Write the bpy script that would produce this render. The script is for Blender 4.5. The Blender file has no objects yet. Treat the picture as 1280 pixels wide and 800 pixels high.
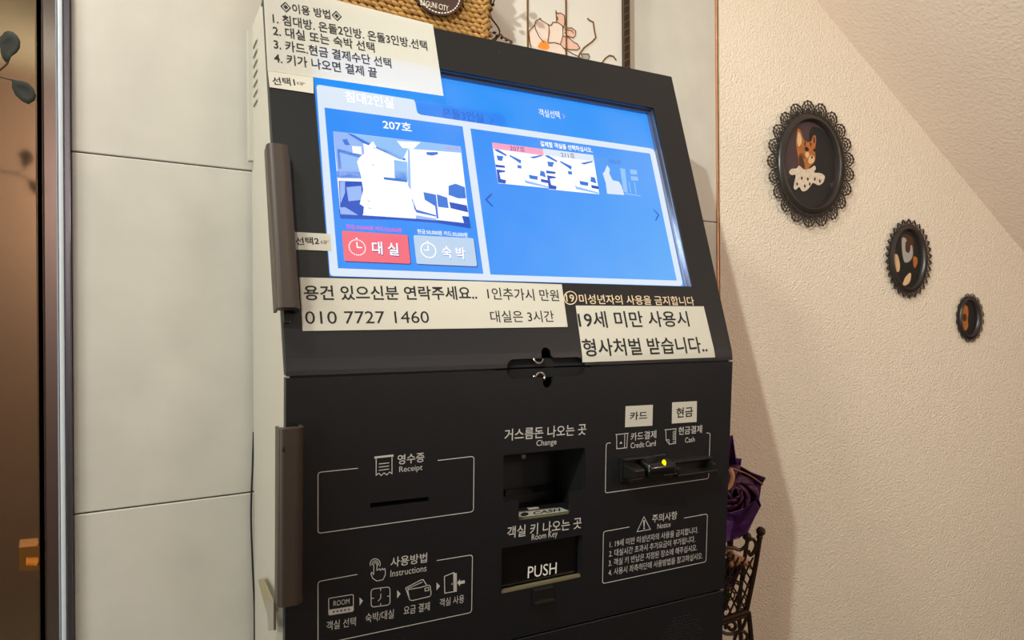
import bpy, bmesh, math, random
from mathutils import Vector, Matrix
R = random.Random(7)
sc = bpy.context.scene
COL = sc.collection

# ------------------------------------------------------------------ camera
F, YH, ROLL, EYE = 887.326, 410.32, -0.00666, 1.2
cam_d = bpy.data.cameras.new('camera'); cam = bpy.data.objects.new('camera', cam_d); COL.objects.link(cam)
cam_d.sensor_width = 36; cam_d.lens = 36 * F / 1280; cam_d.shift_y = (YH - 400) / 1280
cam_d.clip_start = 0.01
cam.matrix_world = Matrix.Translation((0, 0, EYE)) @ Matrix.Rotation(math.pi / 2, 4, 'X') @ Matrix.Rotation(ROLL, 4, 'Z')
sc.camera = cam
# ------------------------------------------------------------------ light and exposure
sc.view_settings.view_transform = 'Standard'; sc.view_settings.look = 'None'
sc.view_settings.exposure = 0.0; sc.view_settings.gamma = 1; sc.view_settings.use_curve_mapping = False
w = bpy.data.worlds.new('world'); sc.world = w; w.use_nodes = True
w.node_tree.nodes['Background'].inputs[0].default_value = (1, .93, .85, 1)
w.node_tree.nodes['Background'].inputs[1].default_value = 0.05

def lamp(name, kind, loc, energy, color, size, target=None):
    l = bpy.data.lights.new(name, kind); l.energy = energy; l.color = color
    if kind == 'AREA': l.shape = 'DISK'; l.size = size
    else: l.shadow_soft_size = size
    o = bpy.data.objects.new(name, l); COL.objects.link(o); o.location = loc
    if target is not None:
        o.rotation_euler = (Vector(target) - Vector(loc)).to_track_quat('-Z', 'Y').to_euler()
    return o
key = lamp('ceiling_spot', 'SPOT', (-.195, .122, 1.835), 49, (.95, 1, .93), .012, (1.0, 1.6, 1.03))
key.data.spot_size = math.radians(96); key.data.spot_blend = 1.0
lamp('tile_fill', 'AREA', (-.55, .30, 2.35), 13.5, (1, .96, .89), .2, (-.5, .75, 1.3))  # added fill from above, brightens the upper left tiles
lamp('left_fill', 'AREA', (-1.3, -1.2, .8), 12, (.94, 1, .9), .8, (.6, 1.3, 1.5))  # added low fill from behind left, lifts the right wall and soffit
lamp('stair_lamp', 'AREA', (1.45, .2, 1.5), 4.3, (1, .78, .68), .15, (.9, 1.6, 1.3))
lamp('right_fill', 'AREA', (1.6, -1.0, 1.7), 7, (1, .94, .87), .6, (.5, 1.3, 1.3))  # added soft fill from the right, lifts the kiosk's shadow on the wall
lamp('side_fill', 'AREA', (-1.15, -.35, 1.6), 7, (1, .97, .88), .3, (-.4, .85, 1.25))  # added fill from the left, brightens the tiles and the cabinet side
lamp('rear_fill', 'AREA', (1.33, -1.05, 2.0), 27, (1, .93, .78), .2, (1.06, -1.95, 1.5))  # added to wash the rear wall, so the steel door reflects it brighter

# ------------------------------------------------------------------ helpers: materials
def lin(c):
    o = []
    for v in c:
        v /= 255.0
        o.append(v / 12.92 if v <= .04045 else ((v + .055) / 1.055) ** 2.4)
    return tuple(o)
def mat(name, rgb, rough=.6, metal=0, var=.06, vscale=20, bump=0, bscale=200, spec=.5, coat=0, detail=4, trans=0):
    m = bpy.data.materials.new(name); m.use_nodes = True
    nt = m.node_tree; n = nt.nodes; b = n['Principled BSDF']
    tc = n.new('ShaderNodeTexCoord')
    no = n.new('ShaderNodeTexNoise'); no.inputs['Scale'].default_value = vscale; no.inputs['Detail'].default_value = detail
    nt.links.new(tc.outputs['Object'], no.inputs['Vector'])
    mr = n.new('ShaderNodeMapRange'); mr.inputs[3].default_value = 1 - var; mr.inputs[4].default_value = 1 + var
    nt.links.new(no.outputs['Fac'], mr.inputs[0])
    mx = n.new('ShaderNodeVectorMath'); mx.operation = 'SCALE'; mx.inputs[0].default_value = lin(rgb)
    nt.links.new(mr.outputs[0], mx.inputs['Scale']); nt.links.new(mx.outputs[0], b.inputs['Base Color'])
    b.inputs['Roughness'].default_value = rough; b.inputs['Metallic'].default_value = metal
    b.inputs['Specular IOR Level'].default_value = spec; b.inputs['Coat Weight'].default_value = coat
    if bump:
        n2 = n.new('ShaderNodeTexNoise'); n2.inputs['Scale'].default_value = bscale; n2.inputs['Detail'].default_value = 2
        nt.links.new(tc.outputs['Object'], n2.inputs['Vector'])
        bp = n.new('ShaderNodeBump'); bp.inputs['Strength'].default_value = bump; bp.inputs['Distance'].default_value = .003
        nt.links.new(n2.outputs['Fac'], bp.inputs['Height']); nt.links.new(bp.outputs[0], b.inputs['Normal'])
    if trans:
        t = n.new('ShaderNodeBsdfTranslucent'); t.inputs[0].default_value = (.9, .92, 1, 1)
        ms = n.new('ShaderNodeMixShader'); ms.inputs[0].default_value = trans
        nt.links.new(b.outputs[0], ms.inputs[1]); nt.links.new(t.outputs[0], ms.inputs[2])
        nt.links.new(ms.outputs[0], n['Material Output'].inputs[0])
    return m
def emit(name, rgb, k=1.0):
    m = bpy.data.materials.new(name); m.use_nodes = True; nt = m.node_tree; n = nt.nodes
    n.remove(n['Principled BSDF'])
    e = n.new('ShaderNodeEmission'); e.inputs[0].default_value = (*lin(rgb), 1); e.inputs[1].default_value = k
    nt.links.new(e.outputs[0], n['Material Output'].inputs[0])
    return m

M = dict(
    tile=mat('tile_glaze', (205, 203, 193), .42, 0, .12, 14, .08, 60, detail=10),
    grout=mat('grout', (120, 112, 100), .9),
    stucco=mat('stucco_wallpaper', (230, 216, 196), .75, 0, .03, 8, 1.0, 260),
    soffit=mat('soffit_wallpaper', (232, 212, 194), .8, 0, .03, 8, .6, 140),
    plaster=mat('plaster', (138, 112, 104), .8), tan=mat('tan_paint', (232, 206, 148), .7), darkbeam=mat('grey_beam', (96, 84, 66), .7),
    floor=mat('floor_stone', (95, 85, 74), .5, 0, .15, 6), ceil=mat('ceiling_paint', (215, 208, 196), .9),
    steel=mat('polished_steel', (178, 178, 182), .12, 1, .04, 12), bsteel=mat('blue_steel', (150, 158, 180), .22, 1, .06, 12),
    doorsteel=mat('brushed_door_steel', (196, 184, 158), .09, 1, .06, 25), paintw=mat('chipped_white_edge', (205, 214, 222), .5, 0, .1, 60),
    brass=mat('brass', (214, 170, 96), .25, 1, .1, 40), rose=mat('rose_metal_trim', (206, 160, 128), .25, 1, .08, 20), gap=mat('dark_gap', (8, 8, 8), .9),
    cab=mat('cabinet_grey_paint', (186, 182, 170), .45, 0, .03, 30), louver=mat('louver_paint', (150, 146, 134), .6),
    black=mat('black_powder_coat', (15, 17, 20), .43, 0, .12, 14, .06, 900, .45),
    blackin=mat('black_interior', (12, 12, 14), .6), blackgloss=mat('black_gloss', (7, 7, 8), .22), surround=mat('screen_surround_gloss', (120, 128, 150), .14, .8),
    handle=mat('brown_black_plastic', (62, 52, 44), .42, 0, .05, 40), print=mat('light_grey_print', (188, 185, 178), .7), printw=mat('tan_print', (214, 190, 156), .7),
    paper=mat('paper', (188, 183, 169), .85, 0, .02, 12), paperT=mat('thin_paper', (205, 201, 188), .85, 0, .02, 12, trans=.3), ink=mat('black_ink', (22, 20, 20), .8),
    chrome=mat('chrome', (205, 200, 195), .18, 1), gold=mat('pale_gold_metal', (190, 178, 140), .35, .8), traym=mat('tray_metal', (150, 140, 110), .4, .6),
    smoke=mat('smoked_plastic', (20, 19, 17), .28), rope=mat('seagrass', (158, 116, 58), .8, 0, .4, 60, .5, 500), ropedark=mat('seagrass_dark', (128, 90, 42), .8, 0, .3, 60),
    leather=mat('brown_leather', (58, 34, 28), .6), thread=mat('cream_thread', (214, 200, 178), .8),
    milk=mat('milk_glass', (214, 210, 200), .22, 0, .04, 14), came=mat('gilded_lead', (122, 86, 34), .35, .6), petal=mat('painted_petal', (226, 206, 192), .3, 0, .12, 40),
    petalo=mat('painted_orange', (236, 140, 50), .3, 0, .2, 60), petalp=mat('painted_pink', (222, 178, 160), .3), blackb=mat('black_border', (16, 14, 12), .5), pgrey=mat('painted_grey', (160, 158, 150), .3),
    frame=mat('black_frame_resin', (46, 40, 37), .30, 0, .1, 80), paintbg=mat('portrait_ground', (66, 46, 48), .5, 0, .35, 30), paintblk=mat('portrait_black', (13, 12, 12), .45),
    fur=mat('portrait_fur', (168, 98, 40), .5, 0, .4, 160), furd=mat('portrait_dark_fur', (70, 36, 16), .5), lace=mat('portrait_lace', (206, 190, 168), .6, 0, .4, 260), muzzle=mat('portrait_muzzle', (214, 176, 130), .5),
    purple=mat('purple_wrap', (88, 46, 108), .45, 0, .12, 30), plum=mat('plum_petals', (70, 20, 62), .5, 0, .25, 40), iron=mat('bronze_iron', (62, 46, 32), .4, .6, .2, 90),
    satin=mat('peach_satin', (206, 150, 110), .4), leaf=mat('dark_leaf', (24, 27, 13), .75, 0, .2, 50), twig=mat('brown_twig', (84, 56, 32), .8), wire=mat('black_wire', (30, 28, 26), .5),
)
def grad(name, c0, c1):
    # reflected haze painted into the screen's glow, paler towards its lower right corner
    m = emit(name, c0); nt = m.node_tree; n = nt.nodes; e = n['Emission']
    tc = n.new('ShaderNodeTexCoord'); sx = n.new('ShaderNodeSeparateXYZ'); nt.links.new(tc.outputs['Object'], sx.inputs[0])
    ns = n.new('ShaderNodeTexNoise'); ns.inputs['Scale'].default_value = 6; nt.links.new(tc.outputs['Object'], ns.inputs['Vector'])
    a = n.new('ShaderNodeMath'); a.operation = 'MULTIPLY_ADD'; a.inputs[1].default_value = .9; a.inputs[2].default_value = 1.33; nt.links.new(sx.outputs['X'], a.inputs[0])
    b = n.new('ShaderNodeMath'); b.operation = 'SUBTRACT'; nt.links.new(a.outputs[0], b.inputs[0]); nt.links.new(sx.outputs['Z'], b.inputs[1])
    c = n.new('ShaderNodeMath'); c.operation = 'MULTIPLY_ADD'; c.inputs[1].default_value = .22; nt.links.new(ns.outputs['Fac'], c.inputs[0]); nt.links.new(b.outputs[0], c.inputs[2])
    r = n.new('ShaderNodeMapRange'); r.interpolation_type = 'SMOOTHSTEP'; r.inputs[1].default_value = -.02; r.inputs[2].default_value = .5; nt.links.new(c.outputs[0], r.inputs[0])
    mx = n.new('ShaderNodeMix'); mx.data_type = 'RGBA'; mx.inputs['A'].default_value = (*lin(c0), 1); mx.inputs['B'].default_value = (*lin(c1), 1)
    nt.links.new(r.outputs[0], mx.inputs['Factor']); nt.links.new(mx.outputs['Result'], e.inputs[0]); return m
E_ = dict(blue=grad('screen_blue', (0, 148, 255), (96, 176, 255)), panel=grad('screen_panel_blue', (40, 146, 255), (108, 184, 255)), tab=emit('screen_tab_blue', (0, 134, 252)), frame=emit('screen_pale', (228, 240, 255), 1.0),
    white=emit('screen_white', (255, 255, 255), 1.15), red=emit('screen_coral', (252, 112, 128)), pale=emit('screen_button_grey', (196, 220, 246)), dark=emit('screen_dark_blue', (0, 92, 212)), mag=emit('screen_magenta', (255, 70, 200)),
    pink=emit('screen_pink', (255, 168, 205)), navy=emit('screen_navy', (48, 40, 140)), sky=emit('screen_sky', (150, 200, 255)), mid=emit('screen_mid_blue', (40, 120, 226)), lav=emit('screen_lavender', (156, 190, 255)), dis=emit('screen_disabled', (78, 158, 250)),
    shade=emit('screen_shadow_blue', (10, 80, 200)))
led = emit('yellow_led', (255, 235, 20), 1.3)

# ------------------------------------------------------------------ helpers: objects
XF = {}
def link(o, label=None, cat=None, group=None, kind=None):
    if label: o['label'] = label
    if cat: o['category'] = cat
    if group: o['group'] = group
    if kind: o['kind'] = kind
    return o
def thing(name, loc, label, cat, group=None, rz=0):
    o = bpy.data.objects.new(name, None); COL.objects.link(o); o.empty_display_size = .05
    mw = Matrix.Translation(loc) @ Matrix.Rotation(rz, 4, 'Z'); o.matrix_world = mw; XF[o.name] = mw
    return link(o, label, cat, group)
def obj(name, bm, m, parent=None, label=None, smooth=False, origin=None):
    """links the bmesh (given in world coordinates) as one mesh object"""
    bmesh.ops.recalc_face_normals(bm, faces=bm.faces)
    if parent is not None: mw = XF[parent.name]
    else: mw = Matrix.Translation(origin) if origin is not None else Matrix()
    bm.transform(mw.inverted())
    me = bpy.data.meshes.new(name); bm.to_mesh(me); bm.free()
    for mm in (m if isinstance(m, (list, tuple)) else [m]): me.materials.append(mm)
    if smooth:
        for p in me.polygons: p.use_smooth = True
    o = bpy.data.objects.new(name, me); COL.objects.link(o)
    if parent is not None: o.parent = parent
    else: o.matrix_world = mw
    XF[o.name] = mw
    if label: o['label'] = label
    return o
def struct(name, bm, m):
    o = obj(name, bm, m); o['kind'] = 'structure'; return o

# ------------------------------------------------------------------ helpers: surfaces in the place
def ray(px, py):
    x, y = px - 640, py - YH; c, s = math.cos(ROLL), math.sin(ROLL)
    return Vector(((c * x + s * y) / F, 1, -(-s * x + c * y) / F))
CAM = Vector((0, 0, EYE))
def at(px, py, Y): return CAM + ray(px, py) * Y

class Surf:
    """a ruled surface: u runs along 'ux', s up a profile of (s, d, h) points; 'off' is out of the surface"""
    def __init__(self, o, ux, dx, prof):
        self.o, self.ux, self.dx, self.prof = Vector(o), Vector(ux), Vector(dx), prof
    def seg(self, s):
        p = self.prof
        for i in range(len(p) - 1):
            if s <= p[i + 1][0] or i == len(p) - 2: return p[i], p[i + 1]
    def frame(self, a, b):
        L = b[0] - a[0]; td, th = (b[1] - a[1]) / L, (b[2] - a[2]) / L
        t = self.dx * td + Vector((0, 0, th)); n = self.dx * -th + Vector((0, 0, td))
        return t, n
    def pos(self, u, s, off=0):
        a, b = self.seg(s); t, n = self.frame(a, b)
        return self.o + self.ux * u + self.dx * a[1] + Vector((0, 0, a[2])) + t * (s - a[0]) + n * off
    def uv(self, px, py, off=0):
        d = ray(px, py); p = self.prof; best = None
        for i in range(len(p) - 1):
            a, b = p[i], p[i + 1]; t, n = self.frame(a, b)
            o = self.o + self.dx * a[1] + Vector((0, 0, a[2])) + n * off
            k = (o - CAM).dot(n) / d.dot(n); q = CAM + d * k - o
            s = a[0] + q.dot(t); u = q.dot(self.ux)
            e = max(a[0] - s, s - b[0], 0)
            if i == 0 and s < a[0]: e = 0
            if i == len(p) - 2 and s > b[0]: e = 0
            if best is None or e < best[0] - 1e-9: best = (e, u, s)
        return best[1], best[2]
    def P(self, px, py, off=0):
        return self.pos(*self.uv(px, py, off), off)

YAW = 0.48612; X0, Y0 = -.22464, .70468
KU = Vector((math.cos(YAW), math.sin(YAW), 0)); KD = Vector((-math.sin(YAW), math.cos(YAW), 0))
KO = Vector((X0, Y0, EYE)); ZS = -.04725; KW = .6
tl = math.tan(.05801); tu = math.tan(.28295)
def dline(h): return .01319 + (h - .008) * tu
raw = [(dlow, h) for h, dlow in ((-EYE, tl * (EYE + ZS)), (ZS, 0.0))]
raw += [(.0003, -.0412), (.0011, -.0352), (dline(-.0290), -.0290), (dline(.386), .386)]
prof = []; s = -math.hypot(raw[0][0] - raw[1][0], raw[0][1] - raw[1][1])
for i, (d, h) in enumerate(raw):
    if i: s += math.hypot(d - raw[i - 1][0], h - raw[i - 1][1])
    prof.append((s, d, h))
FRONT = Surf(KO, KU, KD, prof); STOP = prof[-1][0]; SFLOOR = prof[0][0]
DEPTH = .235
def kp(u, d, h): return KO + KU * u + KD * d + Vector((0, 0, h))
WY = .5738
WU = Vector((math.cos(WY), math.sin(WY), 0)); WD = Vector((-math.sin(WY), math.cos(WY), 0))
WB = Surf(kp(0, DEPTH + .012, 0), WU, WD, [(-EYE, 0, -EYE), (1.6, 0, 1.6)])
UC = WB.uv(896, 200)[0]
RY = math.radians(18)
RU = Vector((math.cos(RY), math.sin(RY), 0)); RD = Vector((-math.sin(RY), math.cos(RY), 0))
WR = Surf(WB.pos(UC, 0), RU, RD, [(-EYE, 0, -EYE), (1.6, 0, 1.6)])

# ------------------------------------------------------------------ helpers: shapes on a surface
def mapbm(surf, verts, faces, o0, o1=None, cuts=()):
    """flat 2-D faces in (u,s) put on the surface; thick if o1 is given"""
    bm = bmesh.new(); vs = [bm.verts.new((x, y, 0)) for x, y in verts]
    for f in faces:
        try: bm.faces.new([vs[i] for i in f])
        except ValueError: pass
    for cs in cuts:
        g = bm.verts[:] + bm.edges[:] + bm.faces[:]
        bmesh.ops.bisect_plane(bm, geom=g, plane_co=(0, cs, 0), plane_no=(0, 1, 0), dist=1e-7)
    if o1 is not None:
        bmesh.ops.recalc_face_normals(bm, faces=bm.faces)
        ex = bmesh.ops.extrude_face_region(bm, geom=bm.faces[:])
        for v in ex['geom']:
            if isinstance(v, bmesh.types.BMVert): v.co.z = 1
    for v in bm.verts: v.co = surf.pos(v.co.x, v.co.y, o0 if v.co.z < .5 else o1)
    return bm
CUTS = [p[0] for p in prof[1:-1]]
def poly(surf, pts, o0, o1=None, cuts=()):
    return mapbm(surf, pts, [list(range(len(pts)))], o0, o1, cuts)
def ppoly(surf, px, o0, o1=None, at_off=None, cuts=()):
    a = o0 if at_off is None else at_off
    return poly(surf, [surf.uv(x, y, a) for x, y in px], o0, o1, cuts)
def curve_fill(splines):
    """2-D outline with holes -> (verts, faces)"""
    cu = bpy.data.curves.new('outline', 'CURVE'); cu.dimensions = '2D'; cu.fill_mode = 'BOTH'
    for pts in splines:
        sp = cu.splines.new('POLY'); sp.points.add(len(pts) - 1); sp.use_cyclic_u = True
        for p, q in zip(sp.points, pts): p.co = (q[0], q[1], 0, 1)
    return tomesh(cu)
def tomesh(cu):
    o = bpy.data.objects.new('outline', cu); COL.objects.link(o)
    dg = bpy.context.evaluated_depsgraph_get(); dg.update()
    me = bpy.data.meshes.new_from_object(o.evaluated_get(dg))
    vs = [(v.co.x, v.co.y) for v in me.vertices]; fs = [list(p.vertices) for p in me.polygons]
    bpy.data.objects.remove(o); bpy.data.meshes.remove(me); bpy.data.curves.remove(cu)
    return vs, fs
def rounded(pts, r, n=5):
    out = []; N = len(pts)
    for i in range(N):
        p = Vector(pts[i]); a = Vector(pts[i - 1]) - p; b = Vector(pts[(i + 1) % N]) - p
        rr = r[i] if isinstance(r, (list, tuple)) else r
        if rr <= 0: out.append(tuple(p)); continue
        k = min(rr, a.length * .48, b.length * .48); A = p + a.normalized() * k; B = p + b.normalized() * k
        for j in range(n + 1):
            t = j / n; out.append(tuple((1 - t) ** 2 * A + 2 * t * (1 - t) * p + t * t * B))
    return out
def ribbon2(pts, wd, closed=False):
    """a strip of width wd along a 2-D polyline -> (verts, faces)"""
    n = len(pts); V = []; Fs = []
    P_ = [Vector(p) for p in pts]
    for i in range(n):
        if closed: a, b = P_[i - 1], P_[(i + 1) % n]
        else: a, b = P_[max(i - 1, 0)], P_[min(i + 1, n - 1)]
        d1 = (P_[i] - a); d2 = (b - P_[i])
        if d1.length < 1e-9: d1 = d2
        if d2.length < 1e-9: d2 = d1
        n1 = Vector((-d1.y, d1.x)).normalized(); n2 = Vector((-d2.y, d2.x)).normalized()
        m = n1 + n2
        m = m.normalized() if m.length > 1e-6 else n1
        k = wd / 2 / max(.45, m.dot(n1))
        V += [tuple(P_[i] + m * k), tuple(P_[i] - m * k)]
    for i in range(n if closed else n - 1):
        j = (i + 1) % n; Fs.append([2 * i, 2 * i + 1, 2 * j + 1, 2 * j])
    return V, Fs
def merge(parts):
    V, Fs = [], []
    for v, f in parts:
        k = len(V); V += v; Fs += [[i + k for i in q] for q in f]
    return V, Fs
def lines(surf, strokes, wd, o0, o1=None, at_off=None):
    """strokes: list of (pixel points, closed)"""
    a = o0 if at_off is None else at_off
    V, Fs = merge([ribbon2([surf.uv(x, y, a) for x, y in p], wd, c) for p, c in strokes])
    return mapbm(surf, V, Fs, o0, o1)
_tc = {}
def glyphs(body, bold):
    k = (body, bold)
    if k not in _tc:
        cu = bpy.data.curves.new('text', 'FONT'); cu.body = body; cu.size = 1; cu.offset = bold; cu.resolution_u = 3; cu.fill_mode = 'BOTH'
        v, f = tomesh(cu)
        x0, x1 = min(p[0] for p in v), max(p[0] for p in v); y0, y1 = min(p[1] for p in v), max(p[1] for p in v)
        _tc[k] = ([((p[0] - x0) / (x1 - x0), (p[1] - y0) / (y1 - y0)) for p in v], f)
    return _tc[k]
def text(surf, body, bl, br, h, off, m, parent, bold=.0, name='lettering', at_off=None, label=None):
    """fits the words between two points of the photograph's baseline, h pixels high at the left end"""
    a = off if at_off is None else at_off
    p0 = Vector(surf.uv(*bl, a)); p1 = Vector(surf.uv(*br, a)); p2 = Vector(surf.uv(bl[0], bl[1] - h, a))
    ex = p1 - p0; ey = Vector((-ex.y, ex.x)).normalized(); H = (p2 - p0).dot(ey)
    v, f = glyphs(body, bold)
    vv = [tuple(p0 + ex * x + ey * (H * y)) for x, y in v]
    cc = [c for c in CUTS if min(q[1] for q in vv) < c < max(q[1] for q in vv)] if surf is FRONT else ()
    return obj(name, mapbm(surf, vv, f, off, None, cc), m, parent, label)
def grid_sheet(surf, px, off, nx=6, ny=4, curl=0, thick=.0003):
    c = [Vector(surf.uv(x, y, off)) for x, y in px]     # TL TR BR BL
    bm = bmesh.new(); rows = []
    for j in range(ny + 1):
        r = []
        for i in range(nx + 1):
            a, b = i / nx, j / ny
            q = (c[0] * (1 - a) + c[1] * a) * (1 - b) + (c[3] * (1 - a) + c[2] * a) * b
            r.append(bm.verts.new(surf.pos(q.x, q.y, off + curl * (2 * a - 1) ** 2 * b)))
        rows.append(r)
    for j in range(ny):
        for i in range(nx): bm.faces.new([rows[j][i], rows[j][i + 1], rows[j + 1][i + 1], rows[j + 1][i]])
    if thick:
        bmesh.ops.recalc_face_normals(bm, faces=bm.faces)
        bmesh.ops.solidify(bm, geom=bm.faces[:], thickness=thick)
    return bm
def block(surf, u0, u1, s0, s1, o0, o1, bev=.001, segs=2, top=None):
    """bevelled box standing on the surface; top=(du0,du1,ds0,ds1) insets the outer face"""
    t = top or (0, 0, 0, 0); bm = bmesh.new()
    q = [(u0, s0, o0), (u1, s0, o0), (u1, s1, o0), (u0, s1, o0), (u0 + t[0], s0 + t[2], o1), (u1 - t[1], s0 + t[2], o1), (u1 - t[1], s1 - t[3], o1), (u0 + t[0], s1 - t[3], o1)]
    v = [bm.verts.new(p) for p in q]
    for f in ((0, 3, 2, 1), (4, 5, 6, 7), (0, 1, 5, 4), (1, 2, 6, 5), (2, 3, 7, 6), (3, 0, 4, 7)): bm.faces.new([v[i] for i in f])
    if bev: bmesh.ops.bevel(bm, geom=bm.edges[:], offset=bev, segments=segs, affect='EDGES', profile=.6)
    for vv in bm.verts: vv.co = surf.pos(vv.co.x, vv.co.y, vv.co.z)
    return bm
def join(*bms):
    bm = bmesh.new()
    for b in bms:
        me = bpy.data.meshes.new('join'); b.to_mesh(me); b.free(); bm.from_mesh(me); bpy.data.meshes.remove(me)
    return bm
def tube(pts, r, n=8, closed=False, rfun=None):
    """tube through world points"""
    bm = bmesh.new(); pts = [Vector(p) for p in pts]; N = len(pts); rings = []
    up = None
    for i, p in enumerate(pts):
        a = pts[i - 1] if (closed or i) else p; b = pts[(i + 1) % N] if (closed or i < N - 1) else p
        t = (b - a).normalized()
        if up is None: up = t.orthogonal().normalized()
        up = (up - t * up.dot(t))
        up = up.normalized() if up.length > 1e-6 else t.orthogonal().normalized()
        sd = t.cross(up); rr = rfun(i / max(N - 1, 1)) if rfun else r
        rings.append([bm.verts.new(p + (up * math.cos(2 * math.pi * k / n) + sd * math.sin(2 * math.pi * k / n)) * rr) for k in range(n)])
    for i in range(N if closed else N - 1):
        A, B = rings[i], rings[(i + 1) % N]
        for k in range(n): bm.faces.new([A[k], A[(k + 1) % n], B[(k + 1) % n], B[k]])
    if not closed: bm.faces.new(rings[0]); bm.faces.new(rings[-1])
    return bm
def ball(c, r, n=10, scale=None):
    bm = bmesh.new(); bmesh.ops.create_uvsphere(bm, u_segments=n, v_segments=max(6, n * 2 // 3), radius=r)
    if scale: bmesh.ops.scale(bm, vec=scale, verts=bm.verts)
    bmesh.ops.translate(bm, vec=c, verts=bm.verts); return bm
def spline(pts, n=6):
    pts = [Vector(p) for p in pts]; out = []
    for i in range(len(pts) - 1):
        p0 = pts[max(i - 1, 0)]; p1 = pts[i]; p2 = pts[i + 1]; p3 = pts[min(i + 2, len(pts) - 1)]
        for k in range(n):
            t = k / n
            out.append(.5 * ((2 * p1) + (p2 - p0) * t + (2 * p0 - 5 * p1 + 4 * p2 - p3) * t * t + (3 * p1 - p0 - 3 * p2 + p3) * t ** 3))
    out.append(pts[-1]); return out

# ================================================================== THE SETTING
UL = WB.uv(91, 400)[0]; UD = WB.uv(52.5, 400)[0]
ROOMTOP = 1.25
# tiled wall: rows of bevelled tiles with open joints over a grout bed
bm = block(WB, UL, UC, -EYE, ROOMTOP, -.06, -.012, 0)
js = [-EYE, -.629, -.211, .207, .83, ROOMTOP]; ju = [UL, .32, UC]
tiles = []
for i in range(len(js) - 1):
    for k in range(2):
        tiles.append(block(WB, ju[k] + (.0008 if k else 0), ju[k + 1] - (0 if k else .0008), js[i] + .0008, js[i + 1] - .0008, -.013, 0, .001, 1))
tb = join(*tiles)
for f in tb.faces: f.material_index = 1
bm = join(bm, tb)
struct('wall_back', bm, [M['grout'], M['tile']])
# right wall and the sloping underside of the stair
LEN = 1.9
struct('wall_right', block(WR, .006, LEN, -EYE, ROOMTOP, -.08, 0, 0), M['stucco'])
a = Vector(WR.uv(1020, 0)); b = Vector(WR.uv(1277, 312)); sl = (b.y - a.y) / (b.x - a.x)
bm = bmesh.new(); q = []
ua, ub = a.x - (ROOMTOP - a.y) / -sl, LEN
for (u, n) in ((ua, 0), (ub, 0), (ub, 1.6), (ua, 1.6)):
    q.append(bm.verts.new(WR.pos(u, a.y + sl * (u - a.x), n - .0005 if n == 0 else n)))
bm.faces.new(q); ex = bmesh.ops.extrude_face_region(bm, geom=bm.faces[:])
bmesh.ops.translate(bm, vec=(0, 0, .10), verts=[v for v in ex['geom'] if isinstance(v, bmesh.types.BMVert)])
struct('ceiling_slope', bm, M['soffit'])
# corner trim between tiles and wallpaper
struct('trim_1', block(WB, UC - .003, UC + .0015, -EYE, ROOMTOP, -.01, .004, .001), M['rose'])
# door opening on the left
U = lambda x: WB.uv(x, 400)[0]
struct('trim_2', block(WB, U(80.5), U(89.5), -EYE, ROOMTOP, -.03, .008, .0015), M['bsteel'])
struct('trim_3', block(WB, U(74.3), U(80.3), -EYE, ROOMTOP, -.03, .012, .0015), M['paintw'])
struct('trim_4', block(WB, U(54), U(74), -EYE, ROOMTOP, -.05, .003, .002), M['steel'])
struct('trim_5', block(WB, U(45), U(55), -EYE, ROOMTOP, -.12, -.055, 0), M['gap'])
door = struct('door_1', block(WB, U(49) - .95, U(48.5), -EYE + .008, ROOMTOP, -.045, -.006, .002), M['doorsteel'])
# latch plate of the door: a U of gilded metal at the door's edge
hp = lambda x, y: WB.uv(x, y, 0)
bm = join(ppoly(WB, [(24, 681), (49.4, 679), (49.4, 692), (33, 692.5), (33, 703.5), (49.4, 703), (49.4, 709), (24.5, 710)], -.006, .012, 0),
          ppoly(WB, [(33, 692.5), (48, 692), (48, 703), (33, 703.5)], -.006, -.004, 0))
obj('door_handle', bm, M['brass'], door, 'gold latch plate')
struct('wall_left', block(WB, U(49) - 3.6, U(49) - .955, -EYE, ROOMTOP, -.06, 0, 0), M['plaster'])
# rest of the room, behind and beside the camera
def box(c0, c1):
    bm = bmesh.new(); bmesh.ops.create_cube(bm, size=1)
    bmesh.ops.scale(bm, vec=[abs(c1[i] - c0[i]) for i in range(3)], verts=bm.verts)
    bmesh.ops.translate(bm, vec=[(c0[i] + c1[i]) / 2 for i in range(3)], verts=bm.verts); return bm
struct('floor', box((-4.4, -4.4, -.08), (3.0, 3.0, 0)), M['floor'])
struct('ceiling', box((-4.4, -4.4, EYE + ROOMTOP), (3.0, 3.0, EYE + ROOMTOP + .08)), M['ceil'])
REAR = Surf(Vector((0, 0, EYE)) - WD * 2.2, WU, WD, [(-EYE, 0, -EYE), (ROOMTOP, 0, ROOMTOP)])
struct('wall_rear', block(REAR, -4.6, 4.6, -EYE, ROOMTOP, -.08, 0, 0), M['plaster'])
def mirror(px, py):           # where the door's steel shows the rear wall
    d = ray(px, py); n = -WD; k = (WB.o - CAM).dot(n) / d.dot(n); p = CAM + d * k
    r = d - 2 * d.dot(n) * n; n2 = WD; k2 = (REAR.o - p).dot(n2) / r.dot(n2); q = p + r * k2 - REAR.o
    return q.dot(WU), q.z
arc = [(-60, 92), (-30, 96), (0, 112), (12, 126), (22, 142), (30, 160), (60, 172), (75, 20), (75, 10), (120, 10), (120, 640), (-60, 640)]
struct('reflected_panel', poly(REAR, [mirror(*p) for p in arc], .0, .02), M['tan'])  # unseen panel, added and shaped for the warm reflection in the steel door
struct('reflected_beam', poly(REAR, [mirror(*p) for p in ((50, 110), (20, 205), (-40, 380), (-60, 380), (-60, 330), (0, 210), (22, 130), (30, 110))], .02, .06), M['darkbeam'])  # unseen beam, added for the grey diagonal in the door's reflection
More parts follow.
